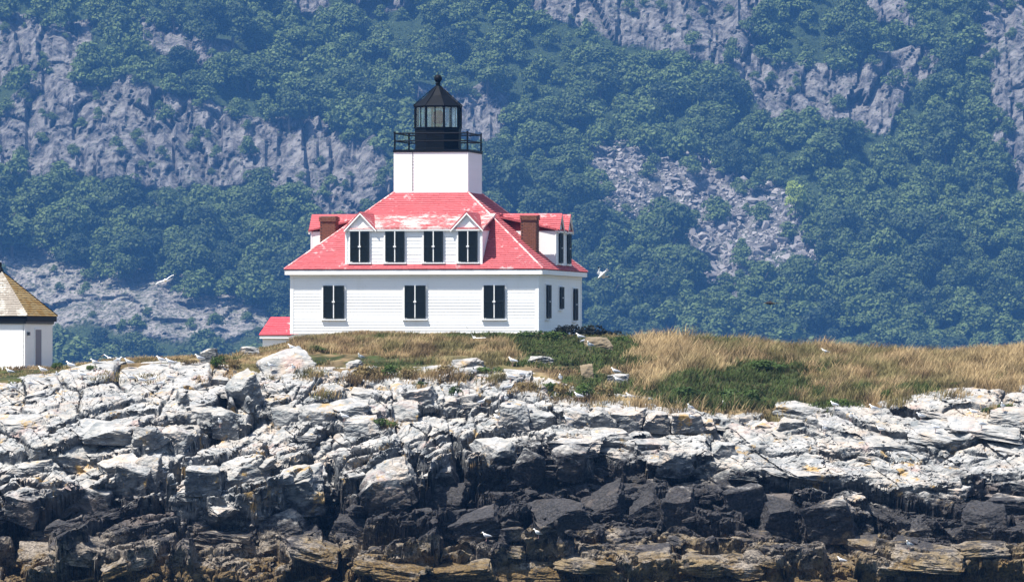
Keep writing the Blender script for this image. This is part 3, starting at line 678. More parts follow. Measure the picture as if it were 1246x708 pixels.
fnd = MB()
r_ = random.Random(3)
f_par = None
core = MB().box(-WALLH + .1, WALLH - .1, -WALLH + .1, WALLH - .1, 9.9, zB - 0.01).build('foundation', M['granite'], house)
for rz in SIDES[:2]:
    x = -WALLH
    while x < WALLH - 0.3:
        w = min(r_.uniform(0.7, 1.3), WALLH - x)
        for kk in range(2):
            SB(rz).box(x + .012, x + w - .012, -WALLH - 0.02 + r_.uniform(0, .03), -WALLH + 0.12, zB - 0.38 * (kk + 1) + .012, zB - 0.38 * kk - 0.012).build('stone', M['granite'], core)
        x += w
sidewalls = []
for si, rz in enumerate(SIDES):
    w = SB(rz).box(-WALLH + .02, WALLH - .02, -WALLH + 0.03, -WALLH + 0.25, zB, zF1).build('wall', M['white'], house)
    sidewalls.append(w)
    n = 19; hgt = (zF0 - zB + 0.02) / n
    for i in range(n):
        z0 = zB + i * hgt
        for_side = SB(rz); x0, x1 = -WALLH + 0.13, WALLH - 0.13
        yb, yt = -WALLH - 0.014, -WALLH + 0.002
        for_side.hexa([(x0, yb, z0), (x1, yb, z0), (x1, -WALLH + 0.028, z0), (x0, -WALLH + 0.028, z0)], [(x0, yt, z0 + hgt), (x1, yt, z0 + hgt), (x1, -WALLH + 0.028, z0 + hgt), (x0, -WALLH + 0.028, z0 + hgt)])
        for_side.build('clapboard', M['white'], w)
    for sx in (-1, 1):
        a, b = (-WALLH - 0.035, -WALLH + 0.13) if sx < 0 else (WALLH - 0.13, WALLH + 0.032)
        SB(rz).box(a, b, -WALLH - 0.03 - 0.003 * si, -WALLH + 0.03, zB, zF0 + 0.01).build('corner_board', M['white'], w)
    SB(rz).box(-WALLH, WALLH, -WALLH - 0.05, -WALLH - 0.02, zF0 - 0.12, zF0 + 0.02).build('frieze_board', M['white'], w)
# eave box with soffit
for si, rz in enumerate(SIDES):
    e = EAVE + 0.01
    m = SB(rz); m.prism([(-e, -e, zF0 + .01), (e, -e, zF0 + .01), (e, -e, zF1), (-e, -e, zF1)], (0, 0.06, 0)); m.build('fascia', M['white'], house)
    m = SB(rz); m.hexa([(-e + .06, -e + .06, zF0), (e - .06, -e + .06, zF0), (WALLH - .1, -WALLH + .1, zF0), (-WALLH + .1, -WALLH + .1, zF0)], [(-e + .06, -e + .06, zF0 + .04), (e - .06, -e + .06, zF0 + .04), (WALLH - .1, -WALLH + .1, zF0 + .04), (-WALLH + .1, -WALLH + .1, zF0 + .04)]); m.build('soffit', M['white'], house)

def shingled(name, P0, P1, P2, P3, mat, parent, course=0.15, width=0.32, seed=0, thick=0.035):
    """roof plane P0-P1 (eave, left to right) to P3-P2 (top): a backing board and separate overlapping shingles joined"""
    P0, P1, P2, P3 = map(Vector, (P0, P1, P2, P3)); rr = random.Random(seed)
    nrm = (P1 - P0).cross(P3 - P0).normalized(); L = ((P3 + P2) / 2 - (P0 + P1) / 2).length
    n = max(2, round(L / course)); m = MB()
    for i in range(n):
        t0, t1 = i / n, (i + 1) / n; a0 = P0.lerp(P3, t0); b0 = P1.lerp(P2, t0); a1 = P0.lerp(P3, t1); b1 = P1.lerp(P2, t1)
        wd = (b0 - a0).length; k = max(1, round(wd / width)); cuts = [0] + sorted(min(.995, max(.005, (j + rr.uniform(-.3, .3) + (i % 2) * .5) / k)) for j in range(1, k)) + [1]
        for c0, c1 in zip(cuts[:-1], cuts[1:]):
            if c1 - c0 < 1e-4: continue
            lo = thick * rr.uniform(.6, 1.0); dn = rr.uniform(-.012, .012) * (i > 0); g = 0.003 / max(wd, .1)
            q0 = a0.lerp(b0, c0 + g); q1 = a0.lerp(b0, c1 - g); q2 = a1.lerp(b1, c1 - g); q3 = a1.lerp(b1, c0 + g); dd = (a1 - a0).normalized() * dn
            m.add([q0 + nrm * lo + dd, q1 + nrm * lo + dd, q2 + nrm * .008, q3 + nrm * .008, q0 - nrm * .01 + dd, q1 - nrm * .01 + dd], [(0, 1, 2, 3), (4, 5, 1, 0), (0, 3, 4), (1, 5, 2)])
    me = m.mesh('shingles', fix=False); o = link('shingles', me, mat, parent); o['kind'] = 'stuff'; return o
# main hipped roof: solid body, shingle courses and hip caps
rf = MB(); E = EAVE + 0.02
rf.hexa([(-E, -E, zF1), (E, -E, zF1), (E, E, zF1), (-E, E, zF1)], [(-TW - .02, -TW - .02, zR - .03), (TW + .02, -TW - .02, zR - .03), (TW + .02, TW + .02, zR - .03), (-TW - .02, TW + .02, zR - .03)])
roof = rf.build('roof', M['red'], house)
for si, rz in enumerate(SIDES):
    m3 = Matrix.Rotation(rz, 3, 'Z'); E2 = EAVE + 0.03
    shingled('shingles', m3 @ Vector((-E2, -E2, zE - .02)), m3 @ Vector((E2, -E2, zE - .02)), m3 @ Vector((TW, -TW, zR)), m3 @ Vector((-TW, -TW, zR)), M['red'], roof, seed=si)
    a = m3 @ Vector((-E2, -E2, zE + .0)); b = m3 @ Vector((-TW, -TW, zR + .03))
    c = MB(); c.tube(a, b, 0.042, 0.042, 6); c.build('hip_cap', M['red_worn'], roof)

def window(rz, cx, z0, z1, plane, parent, w=1.05, pair=True, name='window'):
    """shuttered window on the wall whose outside is local y = -plane"""
    def mk(): return SB(rz)
    y = -plane

    f = mk(); f.box(cx - w / 2 - .07, cx - w / 2, y - .055, y + .02, z0 - .07, z1 + .07).box(cx + w / 2, cx + w / 2 + .07, y - .055, y + .02, z0 - .07, z1 + .07)
    f.box(cx - w / 2, cx + w / 2, y - .05, y + .02, z1, z1 + .065); f.box(cx - w / 2, cx + w / 2, y - .01, y + .02, z0, z1)
    win = f.build(name, M['white'], parent)
    mk().box(cx - w / 2 - .10, cx + w / 2 + .10, y - .12, y + .02, z0 - .10, z0 - .04).build('sill', M['white'], win)
    hw = w / 2 - .035 if pair else w
    for k, xc in enumerate((cx - w / 4 - .008, cx + w / 4 + .008)) if pair else ((0, cx),):
        hh = hw / 2 - .002; xo = xc
        s = mk(); d0, d1 = y - .14, y - .095
        s.box(xo - hh, xo - hh + .07, d0, d1, z0, z1).box(xo + hh - .07, xo + hh, d0, d1, z0, z1)
        for zz in (z0, (z0 + z1) / 2 - .04, z1 - .08): s.box(xo - hh + .07, xo + hh - .07, d0 + .002, d1, zz, zz + .08)
        s.box(xo - hh + .07, xo + hh - .07, d0 + .02, d1 - .002, z0 + .08, z1 - .08)
        nsl = int((z1 - z0) / .09)
        for i in range(1, nsl):
            zz = z0 + i * (z1 - z0) / nsl; s.box(xo - hh + .07, xo + hh - .07, d0 + .008, d0 + .02, zz, zz + .03)
        s.build('shutter', M['shutter'], win)
    if pair:
        mk().box(cx - .028, cx + .028, y - .13, y - .05, z0, z1).build('centre_batten', M['white'], win)
        zc = (z0 + z1) / 2; mk().box(cx - .07, cx + .07, y - .17, y - .141, zc - .03, zc + .03).build('shutter_latch', M['white'], win)
    return win
for pxw in (408.7, 508.2, 604.5): window(0, (pxw - 506.8) / (25.0 * .984), WZ(387, 349.9), WZ(347.3, 349.9), WALLH, house)
for yy, z0, z1, w in ((-3.7, 387.5, 347.5, 1.05), (0.0, 375.5, 349, .95), (4.0, 389, 350, 1.05)): window(SIDES[1], yy, WZ(z0, 354), WZ(z1, 354), WALLH, house, w)

# dormers: long shed front with a gable over each end window
zDe, zDr = WZ(279.4, 349.9), WZ(260.5, 350.5)
def dormer(rz, x0, x1, gables, wins, plane, mshed, parent):
    hw = .74; z0 = roofz(plane) - .15
    body = SB(rz); yb = EAVE - (zDe - zE) / SL
    body.prism([(x0, -plane, z0), (x0, -plane, zDe), (x0, -yb, zDe)], (x1 - x0, 0, 0))
    d = body.build('dormer', M['white'], parent)
    n = 10; hg = (zDe - z0 - .1) / n
    for i in range(n):
        za = z0 + .1 + i * hg; s = SB(rz)
        s.hexa([(x0 + .08, -plane - .02, za), (x1 - .08, -plane - .02, za), (x1 - .08, -plane + .01, za), (x0 + .08, -plane + .01, za)], [(x0 + .08, -plane - .004, za + hg), (x1 - .08, -plane - .004, za + hg), (x1 - .08, -plane + .01, za + hg), (x0 + .08, -plane + .01, za + hg)])
        s.build('clapboard', M['white'], d)
    for a in (x0 - .02, x1 - .08): SB(rz).box(a, a + .10, -plane - .035, -plane + .02, z0 + .1, zDe).build('corner_board', M['white'], d)
    SB(rz).box(x0 - .05, x1 + .05, -plane - .13, -plane + .02, zDe - .06, zDe + .02).build('eave_board', M['white'], d)
    # shed roof between, running back to the main roof
    yt = EAVE - (zDr - zE) / SL; ov = .14; m3 = Matrix.Rotation(rz, 3, 'Z')
    sh = SB(rz); sh.hexa([(x0 - .1, -plane - ov, zDe + .015), (x1 + .1, -plane - ov, zDe + .015), (x1 + .1, -yt + .3, zDr - .02), (x0 - .1, -yt + .3, zDr - .02)], [(x0 - .1, -plane - ov, zDe + .07), (x1 + .1, -plane - ov, zDe + .07), (x1 + .1, -yt + .3, zDr + .05), (x0 - .1, -yt + .3, zDr + .05)])
    srf = sh.build('shed_roof', mshed, d)
    shingled('shingles', m3 @ Vector((x0 - .1, -plane - ov, zDe + .07)), m3 @ Vector((x1 + .1, -plane - ov, zDe + .07)), m3 @ Vector((x1 + .1, -yt + .3, zDr + .06)), m3 @ Vector((x0 - .1, -yt + .3, zDr + .06)), mshed, d, seed=5)
    for gi, gx_ in enumerate(gables):
        yy = -plane - ov + .02; g = SB(rz)
        g.prism([(gx_ - hw + .04, -plane - .06, zDe + .02), (gx_ + hw - .04, -plane - .06, zDe + .02), (gx_, -plane - .06, zDr + .02)], (0, .5, 0)); gb = g.build('gable', M['white'], d)
        for sgn in (-1, 1):
            ex = gx_ + sgn * (hw + .06); ez = zDe - .03; yk = -yt + .25
            a, b, c, e = (ex, yy - .06, ez), (gx_, yy - .06, zDr + .05), (gx_, yk, zDr + .05), (ex, yk, ez)
            q = SB(rz); t = Vector((0, 0, .06)); q.hexa([a, b, c, e], [Vector(p_) + t for p_ in (a, b, c, e)]); q.build('gable_roof', M['red'], d)
            pts = [m3 @ (Vector(p_) + t) for p_ in ((a, e, c, b) if sgn < 0 else (e, a, b, c))]
            shingled('shingles', pts[1], pts[0], pts[3], pts[2], M['red'], d, seed=gi + 7) if sgn > 0 and False else shingled('shingles', pts[1] if sgn < 0 else pts[0], pts[0] if sgn < 0 else pts[1], pts[3] if sgn < 0 else pts[2], pts[2] if sgn < 0 else pts[3], M['red'], d, seed=gi + 9)
            rk = SB(rz); t2 = Vector((0, 0, -.09)); rk.hexa([Vector(p_) + t2 for p_ in (a, b, (gx_, yy, zDr + .05), (ex, yy, ez))], [a, b, (gx_, yy, zDr + .05), (ex, yy, ez)]); rk.build('rake_board', M['white'], d)
    for wx_ in wins: window(rz, wx_, zDe - 1.56, zDe - .09, plane, d, .96, name='dormer_window')
    return d
k25 = 25.0 * .984
dormer(0, (423 - 506.8) / k25, (589.5 - 506.8) / k25, [(440.8 - 506.8) / k25 + .02, (571.8 - 506.8) / k25 - .02], [(c - 506.8) / k25 for c in (440.5, 483.5, 530.5, 572.5)], WALLH + .0, M['red_worn'], house)
dormer(SIDES[1], -1.3, 3.1, [-.35, 2.15], [-.25, 2.1], WALLH, M['red'], house)
dormer(SIDES[3], -3.1, 1.3, [-2.15, .35], [-2.1, .25], WALLH, M['red'], house)

# brick chimneys
def chimney(cx, cy_):
    zt = WZ(262.2, 353.5); z0 = roofz(abs(cx)) - .5; w = .36
    core = MB().box(cx - w, cx + w, cy_ - w, cy_ + w, z0, zt - .02).build('chimney', M['mortar'], house)
    m = MB(); rr = random.Random(int(cx * 10)); ch = .078; n = int((zt - z0) / ch)
    for i in range(n):
        za = z0 + i * ch; ww = w + .03 + (.045 if i >= n - 3 else 0)
        for s in range(4):
            q = Matrix.Rotation(s * math.pi / 2, 3, 'Z'); x = -ww + (i % 2) * .11
            while x < ww - .02:
                x1 = min(x + .21, ww - (.0 if i % 2 else .02)); o = rr.uniform(0, .008)
                vs = [q @ Vector(p_) + Vector((cx, cy_, 0)) for p_ in [(a, b, c) for a in (x + .006, x1 - .006) for b in (-ww - o, -w + .01) for c in (za + .006, za + ch - .006)]]
                m.add(vs, [(0, 1, 3, 2), (4, 6, 7, 5), (0, 4, 5, 1), (0, 2, 6, 4), (1, 5, 7, 3)]); x = x1
    b = m.build('brickwork', M['brick'], core); b['kind'] = 'stuff'
chimney(-5.0, -2.4); chimney(5.05, -2.4)

# tower
zT = WZ(185.3, 354.2)
tw = MB().box(-TW, TW, -TW, TW, zR - 1.0, zT).build('tower', M['white'], house)
for si, rz in enumerate(SIDES):
    n = 13; hg = (zT - zR) / n
    for i in range(n):
        za = zR + i * hg; s = SB(rz); x0, x1 = -TW + .07, TW - .07
        s.hexa([(x0, -TW - .014, za), (x1, -TW - .014, za), (x1, -TW + .005, za), (x0, -TW + .005, za)], [(x0, -TW - .006, za + hg), (x1, -TW - .006, za + hg), (x1, -TW + .005, za + hg), (x0, -TW + .005, za + hg)]); s.build('clapboard', M['white'], tw)
    SB(rz).box(-TW - .02, -TW + .07, -TW - .02, -TW + .03, zR - .3, zT).build('corner_board', M['white'], tw)
MB().tube((-TW + .93, -TW - .03, zR + .05), (-TW + .93, -TW - .03, zT), .014, .014, 6).build('cable', M['darkgrey'], tw)
g = TW + .05; zD = zT + .13
gal = MB().box(-g, g, -g, g, zT + .002, zD).build('gallery_deck', M['black'], house)
MB().box(-g + .1, g - .1, -g + .1, g - .1, zT - .06, zT + .001).build('cornice', M['black'], gal)
zRl = WZ(162.2, 354.2); zRm = WZ(171.5, 354.2)
q = g - .07
for sx, sy in ((-1, -1), (1, -1), (1, 1), (-1, 1)):
    MB().tube((sx * q, sy * q, zD), (sx * q, sy * q, zRl + .04), .045).lathe([(.05, 0), (.06, .03), (.03, .07)], 8, (sx * q, sy * q, zRl + .03)).build('railing_post', M['black'], gal)
cs = [(-q, -q), (q, -q), (q, q), (-q, q)]
for i in range(4):
    a, b = cs[i], cs[(i + 1) % 4]
    for zz in (zRl, zRm): MB().tube((*a, zz), (*b, zz), .036).build('rail', M['black'], gal)
# lantern: eight-sided
PH = R(-90 + 15 + 10.3); NS = 8; RL = 1.19
zg0, zg1 = WZ(154.5, 354.9), WZ(130, 354.9)
lan = MB().lathe([(RL + .02, zD + .002), (RL + .02, zD + .08), (RL - .02, zD + .1), (RL - .02, zD + .5), (RL, zD + .52), (RL, zg0 - .06), (RL + .05, zg0 - .05), (RL + .05, zg0)], 8, ph=PH).build('lantern', M['black'], house)
def corner(i, r): a = PH + i * math.pi / 4; return Vector((r * math.cos(a), r * math.sin(a), 0))
for i in range(8):
    a = corner(i, RL - .03); b = corner(i + 1, RL - .03)
    MB().tube(a + Vector((0, 0, zg0)), a + Vector((0, 0, zg1)), .062, .062, 6).build('corner_post', M['black'], lan)
    mid = (a + b) / 2; MB().tube(mid + Vector((0, 0, zg0)), mid + Vector((0, 0, zg1)), .03, .03, 6).build('mullion', M['black'], lan)
    for t0, t1 in ((.06, .47), (.53, .94)):
        p0, p1 = a.lerp(b, t0), a.lerp(b, t1); inn = -mid.normalized() * .02
        MB().hexa([p0 + Vector((0, 0, zg0)), p1 + Vector((0, 0, zg0)), p1 + inn + Vector((0, 0, zg0)), p0 + inn + Vector((0, 0, zg0))], [p0 + Vector((0, 0, zg1)), p1 + Vector((0, 0, zg1)), p1 + inn + Vector((0, 0, zg1)), p0 + inn + Vector((0, 0, zg1))]).build('pane', M['glass'], lan)
MB().lathe([(.16, zg0 - .3), (.16, zg0 + .1), (.25, zg0 + .12), (.25, zg0 + .18)], 14).build('lens_pedestal', M['brass'], lan)
MB().lathe([(.18, zg0 + .18), (.27, zg0 + .32), (.31, zg0 + .5), (.27, zg0 + .7), (.16, zg0 + .84)], 16).build('lens', M['red_lens'], lan)
zA = WZ(105, 356)
lr = MB().lathe([(RL + .03, zg1 - .01), (RL + .06, zg1 + .02), (RL + .07, zg1 + .07), (RL * .5, (zg1 + zA) / 2 + .05), (.13, zA)], 8, ph=PH).build('lantern_roof', M['black'], house)
for i in range(8): MB().tube(corner(i, RL + .07) + Vector((0, 0, zg1 + .08)), corner(i, .12) + Vector((0, 0, zA + .01)), .022, .018, 5).build('roof_rib', M['black'], lr)
MB().lathe([(.13, zA - .02), (.11, zA + .1), (.15, zA + .14), (.09, zA + .2), (.1, zA + .24)], 12).build('vent_neck', M['black'], lr)
zb = WZ(95.8, 356); MB().lathe([(.2 * math.sin(t * math.pi / 10) + .001, zb - .2 * math.cos(t * math.pi / 10)) for t in range(11)], 14).build('vent_ball', M['black'], lr, True)
MB().tube((0, 0, zb + .18), (0, 0, zb + .42), .02, .008, 6).build('lightning_rod', M['black'], lr)

# annex on the left side of the house: small shed with a hipped red roof
ax0, ax1 = -WALLH - 1.95, -WALLH + .05; ay0, ay1 = -4.4, -1.6
za, zb_, zc = WZ(414.5, 352), WZ(408.2, 352), WZ(385.6, 352)
an = MB().box(ax0 + .12, ax1, ay0 + .15, ay1, 9.7, zb_ + .02).build('annex', M['white'], house)
for i in range(5): MB().hexa([(ax0 + .14, ay0 + .125, 10.0 + i * .12), (ax1 - .05, ay0 + .125, 10.0 + i * .12), (ax1 - .05, ay0 + .16, 10.0 + i * .12), (ax0 + .14, ay0 + .16, 10.0 + i * .12)], [(ax0 + .14, ay0 + .145, 10.12 + i * .12), (ax1 - .05, ay0 + .145, 10.12 + i * .12), (ax1 - .05, ay0 + .16, 10.12 + i * .12), (ax0 + .14, ay0 + .16, 10.12 + i * .12)]).build('clapboard', M['white'], an)
MB().box(ax0, ax1, ay0, ay0 + .05, zb_ - .14, zb_ + .03).box(ax0, ax0 + .05, ay0 + .05, ay1, zb_ - .14, zb_ + .03).build('fascia', M['white'], an)
MB().box(ax1 - .55, ax1 - .12, ay0 + .10, ay0 + .124, zb_ - .55, zb_ - .2).build('opening', M['black'], an)
rp = [(ax0 - .03, ay0 - .03, zb_ + .03), (ax1, ay0 - .03, zb_ + .03), (ax1, ay0 + 1.2, zc), (ax0 + .3, ay0 + 1.2, zc)]
MB().hexa([(ax0 - .02, ay0 - .02, zb_ + .0), (ax1, ay0 - .02, zb_), (ax1, ay1, zb_), (ax0 - .02, ay1, zb_)], [(ax0 + .28, ay0 + 1.2, zc - .03), (ax1, ay0 + 1.2, zc - .03), (ax1, ay0 + 1.3, zc - .03), (ax0 + .28, ay0 + 1.3, zc - .03)]).build('annex_roof', M['red'], an)
shingled('shingles', *rp, mat_shingle('patched_red_shingle', (0.62, 0.07, 0.09), (0.85, 0.75, 0.72), 0.60), an, seed=77)

# ================================================================== SIGNAL BUILDING (left edge)
sb = empty('signal_building', (WX(0.5, 347), 347, 0), -R(16.1), label='small white square building with shingled pyramid roof at the left edge', cat='outbuilding')
sE, sW = 2.12, 1.95; s0, s1, s2, sA = 7.4, WZ(394, 345), WZ(384.4, 345), WZ(332, 347)
ord_ = [SIDES[0], SIDES[1], SIDES[2], SIDES[3]]
for si, rz in enumerate(ord_):
    w = SB(rz).box(-sW, sW, -sW + .001 * si, -sW + .15, s0, s1).build('wall', M['white'], sb)
    SB(rz).box(-sE, sE, -sE, -sE + .1, s1 + .12, s2).build('fascia', M['black'], sb)
    SB(rz).box(-sE + .1, sE - .1, -sE + .1, -sE + .2, s1, s1 + .3).build('cornice', M['darkgrey'], sb)
    SB(rz).box(-sW - .01, -sW + .09, -sW - .02, -sW + .02, s0, s1).build('corner_board', M['white'], w)
    n = 20; hg = (s1 - s0) / n
    for i in range(n):
        z = s0 + i * hg; a, b = -sW + .09, sW - .09
        SB(rz).hexa([(a, -sW - .008, z), (b, -sW - .008, z), (b, -sW + .005, z), (a, -sW + .005, z)], [(a, -sW - .002, z + hg), (b, -sW - .002, z + hg), (b, -sW + .005, z + hg), (a, -sW + .005, z + hg)]).build('clapboard', M['white'], w)
    m3 = Matrix.Rotation(rz, 3, 'Z')
    shingled('shingles', m3 @ Vector((-sE - .04, -sE - .04, s2)), m3 @ Vector((sE + .04, -sE - .04, s2)), m3 @ Vector((.12, -.12, sA)), m3 @ Vector((-.12, -.12, sA)), M['tan_sh'] if si == 1 else M['grey_sh'], sb, seed=si + 20)
    MB().tube(m3 @ Vector((sE + .03, -sE - .03, s2 + .03)), m3 @ Vector((.1, -.1, sA + .03)), .04, .04, 6).build('hip_cap', M['black'] if si == 1 else M['grey_sh'], sb)
MB().hexa([(-sE, -sE, s2 - .02), (sE, -sE, s2 - .02), (sE, sE, s2 - .02), (-sE, sE, s2 - .02)], [(-.1, -.1, sA - .03), (.1, -.1, sA - .03), (.1, .1, sA - .03), (-.1, .1, sA - .03)]).build('roof', M['grey_sh'], sb)
MB().lathe([(.16, sA - .1), (.15, sA + .12), (.07, sA + .28), (.06, sA + .5)], 10).build('finial', M['black'], sb)
dr = SB(SIDES[1]).box(-.55, .32, -sW - .03, -sW + .01, s0, WZ(401, 346)).build('door', M['door_grey'], sb)
for zz in (7.7, 8.25, 8.85): SB(SIDES[1]).box(-.45, .22, -sW - .045, -sW - .031, zz, zz + .45).build('door_panel', M['door_grey'], dr)
SB(SIDES[1]).box(-.63, -.55, -sW - .045, -sW, s0, WZ(400, 346)).box(.32, .40, -sW - .045, -sW, s0, WZ(400, 346)).box(-.55, .32, -sW - .045, -sW, WZ(401, 346) + .001, WZ(399, 346)).build('door_frame', M['white'], dr)
SB(SIDES[1]).box(-1.62, -1.48, -sW - .12, -sW, WZ(408, 346), WZ(404, 346)).build('lamp_box', M['darkgrey'], sb)
SB(SIDES[1]).box(1.2, 1.45, -sW - .14, -sW, 8.35, 8.6).build('meter_box', M['darkgrey'], sb)
# ladder rail against it and dark tank at the corner
rl = empty('handrail', (WX(2.5, 341), 341, 7.6), 0, label='thin white metal handrail at the left edge before the signal building', cat='railing')
for xx in (-.35, .08): MB().tube((xx, 0, 0), (xx, 0, 1.55), .018).build('post', M['white'], rl)
for zz in (.9, 1.25, 1.54): MB().tube((-.6, 0, zz), (.08, 0, zz), .016).build('rail', M['white'], rl)
o = bpy.data.objects.new('boulder', RM[4].copy()); o.data.materials.clear(); o.data.materials.append(M['black']); col.objects.link(o)
o.location = (WX(0, 340), 340, 7.95); o.scale = (.5, .5, .75); tag(o, 'dark grey boulder at the left edge in front of the signal building', 'boulder')

# ================================================================== SHRUBS
def leaf_blob(name, seed, n, lobes, leaf, flat=0.0, under=0.25):
    """leaf-sized faces over a set of overlapping lobes; lobes: (x, y, z, r)"""
    g_ = np.random.default_rng(seed); L = np.array(lobes); w = L[:, 3] ** 2; idx = g_.choice(len(L), n, p=w / w.sum())
    d = g_.normal(size=(n, 3)); d /= np.linalg.norm(d, axis=1)[:, None]; d[:, 2] = np.where(d[:, 2] < -under, -d[:, 2], d[:, 2])
    rad = L[idx, 3] * g_.uniform(0.72, 1.06, n)
    c = L[idx, :3] + d * rad[:, None] * np.array([1, 1, 0.8])
    nn = d * 0.9 + g_.normal(size=(n, 3)) * 0.55 + np.array([0, 0, 0.35]); nn /= np.linalg.norm(nn, axis=1)[:, None]
    t = np.cross(nn, g_.normal(size=(n, 3))); t /= np.linalg.norm(t, axis=1)[:, None]; b = np.cross(nn, t)
    s = leaf * g_.uniform(0.6, 1.3, n)[:, None]; k = g_.uniform(0.5, 0.9, n)[:, None]
    V = np.stack([c - t * s, c + b * s * k, c + t * s, c - b * s * k], 1).reshape(-1, 3)
    return np_mesh(name, V, np.arange(n * 4), np.full(n, 4))
SHR = []
for i in range(5):
    r0 = random.Random(i + 60); lobes = [(r0.uniform(-.55, .55), r0.uniform(-.4, .4), r0.uniform(.15, .5), r0.uniform(.28, .48)) for _ in range(8)]
    SHR.append(leaf_blob('foliage', i + 60, 520, lobes, 0.075))
def shrub(px_, py_, w, h, label, kind='shrub', k=None, nm='shrub'):
    Y = 318.0
    for _ in range(260):
        xw = WX(px_, Y); zg = max(float(ground_z(np.array(xw), np.array(Y))), -9)
        if HOR - (zg - EYE) / Y * F <= py_: break
        Y += 0.15
    if py_ > bnd(px_) - 1: q_ = shore_seen(px_, py_); Y = q_.y - .15; zg = q_.z
    s = Y / F; root = empty(nm, (WX(px_, Y), Y, zg - .05), random.uniform(-.5, .5), label=label, cat='shrub')
    me = SHR[k if k is not None else random.randrange(5)].copy(); me.materials.append(M[kind])
    f = link('foliage', me, None, root); f.scale = (w * s / 1.7, w * s / 1.9, h * s / .95)
    st = MB()
    for i in range(4): a = i * 1.6 + .3; st.tube((0, 0, 0), (math.cos(a) * w * s * .22, math.sin(a) * .2, h * s * .5), .022, .01, 5)
    st.build('stem', M['bark'], root)
for a in [(268, 448, 26, 20, 'round green shrub left of the big split boulder', 'shrub'), (287, 450, 20, 18, 'dry brown shrub touching the right side of the round green one', 'shrub_brown'),
          (72, 450, 20, 13, 'dark green shrub at the right corner of the small signal building', 'shrub'), (230, 443, 22, 9, 'low dry tan tuft on the skyline left of the round green shrub', 'shrub_brown'),
          (208, 441, 16, 8, 'small dry tuft on the skyline, second from the round green shrub', 'shrub_brown'),
          (110, 450, 18, 9, 'low green shrub on the skyline behind the standing gulls', 'shrub'), (670, 479, 30, 20, 'green bush at the left of the clump on the ledge under the house', 'shrub'),
          (690, 481, 30, 22, 'olive brown bush in the middle of the clump on the ledge', 'shrub_brown'), (712, 482, 30, 22, 'olive bush near the right end of the clump on the ledge', 'shrub'),
          (735, 483, 24, 20, 'dry brown bush at the right end of the clump on the ledge', 'shrub_brown'), (640, 474, 24, 14, 'small dry bush with brown top left of the ledge clump', 'shrub_brown'),
          (447, 461, 40, 24, 'wide brown and green bush on the ledge under the left lower window', 'shrub_brown'), (475, 458, 30, 22, 'green bush between two tan tufts on the left ledge', 'shrub'),
          (494, 460, 24, 18, 'tan dry tuft right of the green bush on the ledge', 'shrub_brown'), (545, 454, 30, 14, 'tan dry bush just left of the grey boulder below the middle window', 'shrub_brown'),
          (596, 454, 34, 12, 'low olive bush right of the grey boulder', 'shrub'), (555, 481, 20, 16, 'dark green leafy plant growing from a crack in the white rocks', 'shrub'),
          (512, 470, 16, 10, 'small green tuft on the pale slab', 'shrub'), (468, 520, 36, 14, 'green tuft in the hollow among the grey blocks', 'shrub'),
          (650, 412, 40, 14, 'dark green bush at the right front corner of the house', 'shrub'), (672, 414, 40, 17, 'dense green bush below the right side wall', 'shrub'),
          (605, 406, 22, 8, 'bright green bush against the foundation right of the middle window', 'shrub'), (760, 418, 34, 12, 'green bush right of the tan lichened boulder', 'shrub'),
          (388, 428, 30, 10, 'low green bush right of the big split boulder', 'shrub'), (860, 412, 44, 18, 'dark olive bush on the highest part of the grass crest', 'shrub'),
          (840, 488, 50, 22, 'green leafy bush at the bottom left of the big green patch', 'shrub'), (900, 490, 50, 24, 'green leafy bush at the bottom of the big green patch', 'shrub'),
          (935, 452, 50, 18, 'dark green bush at the top of the big green patch', 'shrub'), (1020, 495, 30, 16, 'dark green bush at the foot of the right-hand grass', 'shrub'),
          (1080, 487, 20, 18, 'narrow dark green bush at the right end of the grass foot', 'shrub'), (1160, 472, 22, 12, 'small green bush at the grass edge above the right slabs', 'shrub')]:
    shrub(*a)
# greenery in the right-hand crevice
for a in (( 1226, 498, 28, 10, 'green weeds behind the grey slab at the right edge', 'shrub'), (1204, 503, 22, 8, 'green weeds left of the grey slab at the right edge', 'shrub')): shrub(*a)
# low dark juniper behind the house corner
for a in ((695, 410, 44, 20, 'low black-green juniper behind the right wall of the house'), (722, 411, 56, 21, 'wide low black-green juniper right of the house'), (746, 412, 30, 14, 'small end of the black-green juniper thicket right of the house')):
    shrub(*a, kind='shrub_dark', nm='juniper')

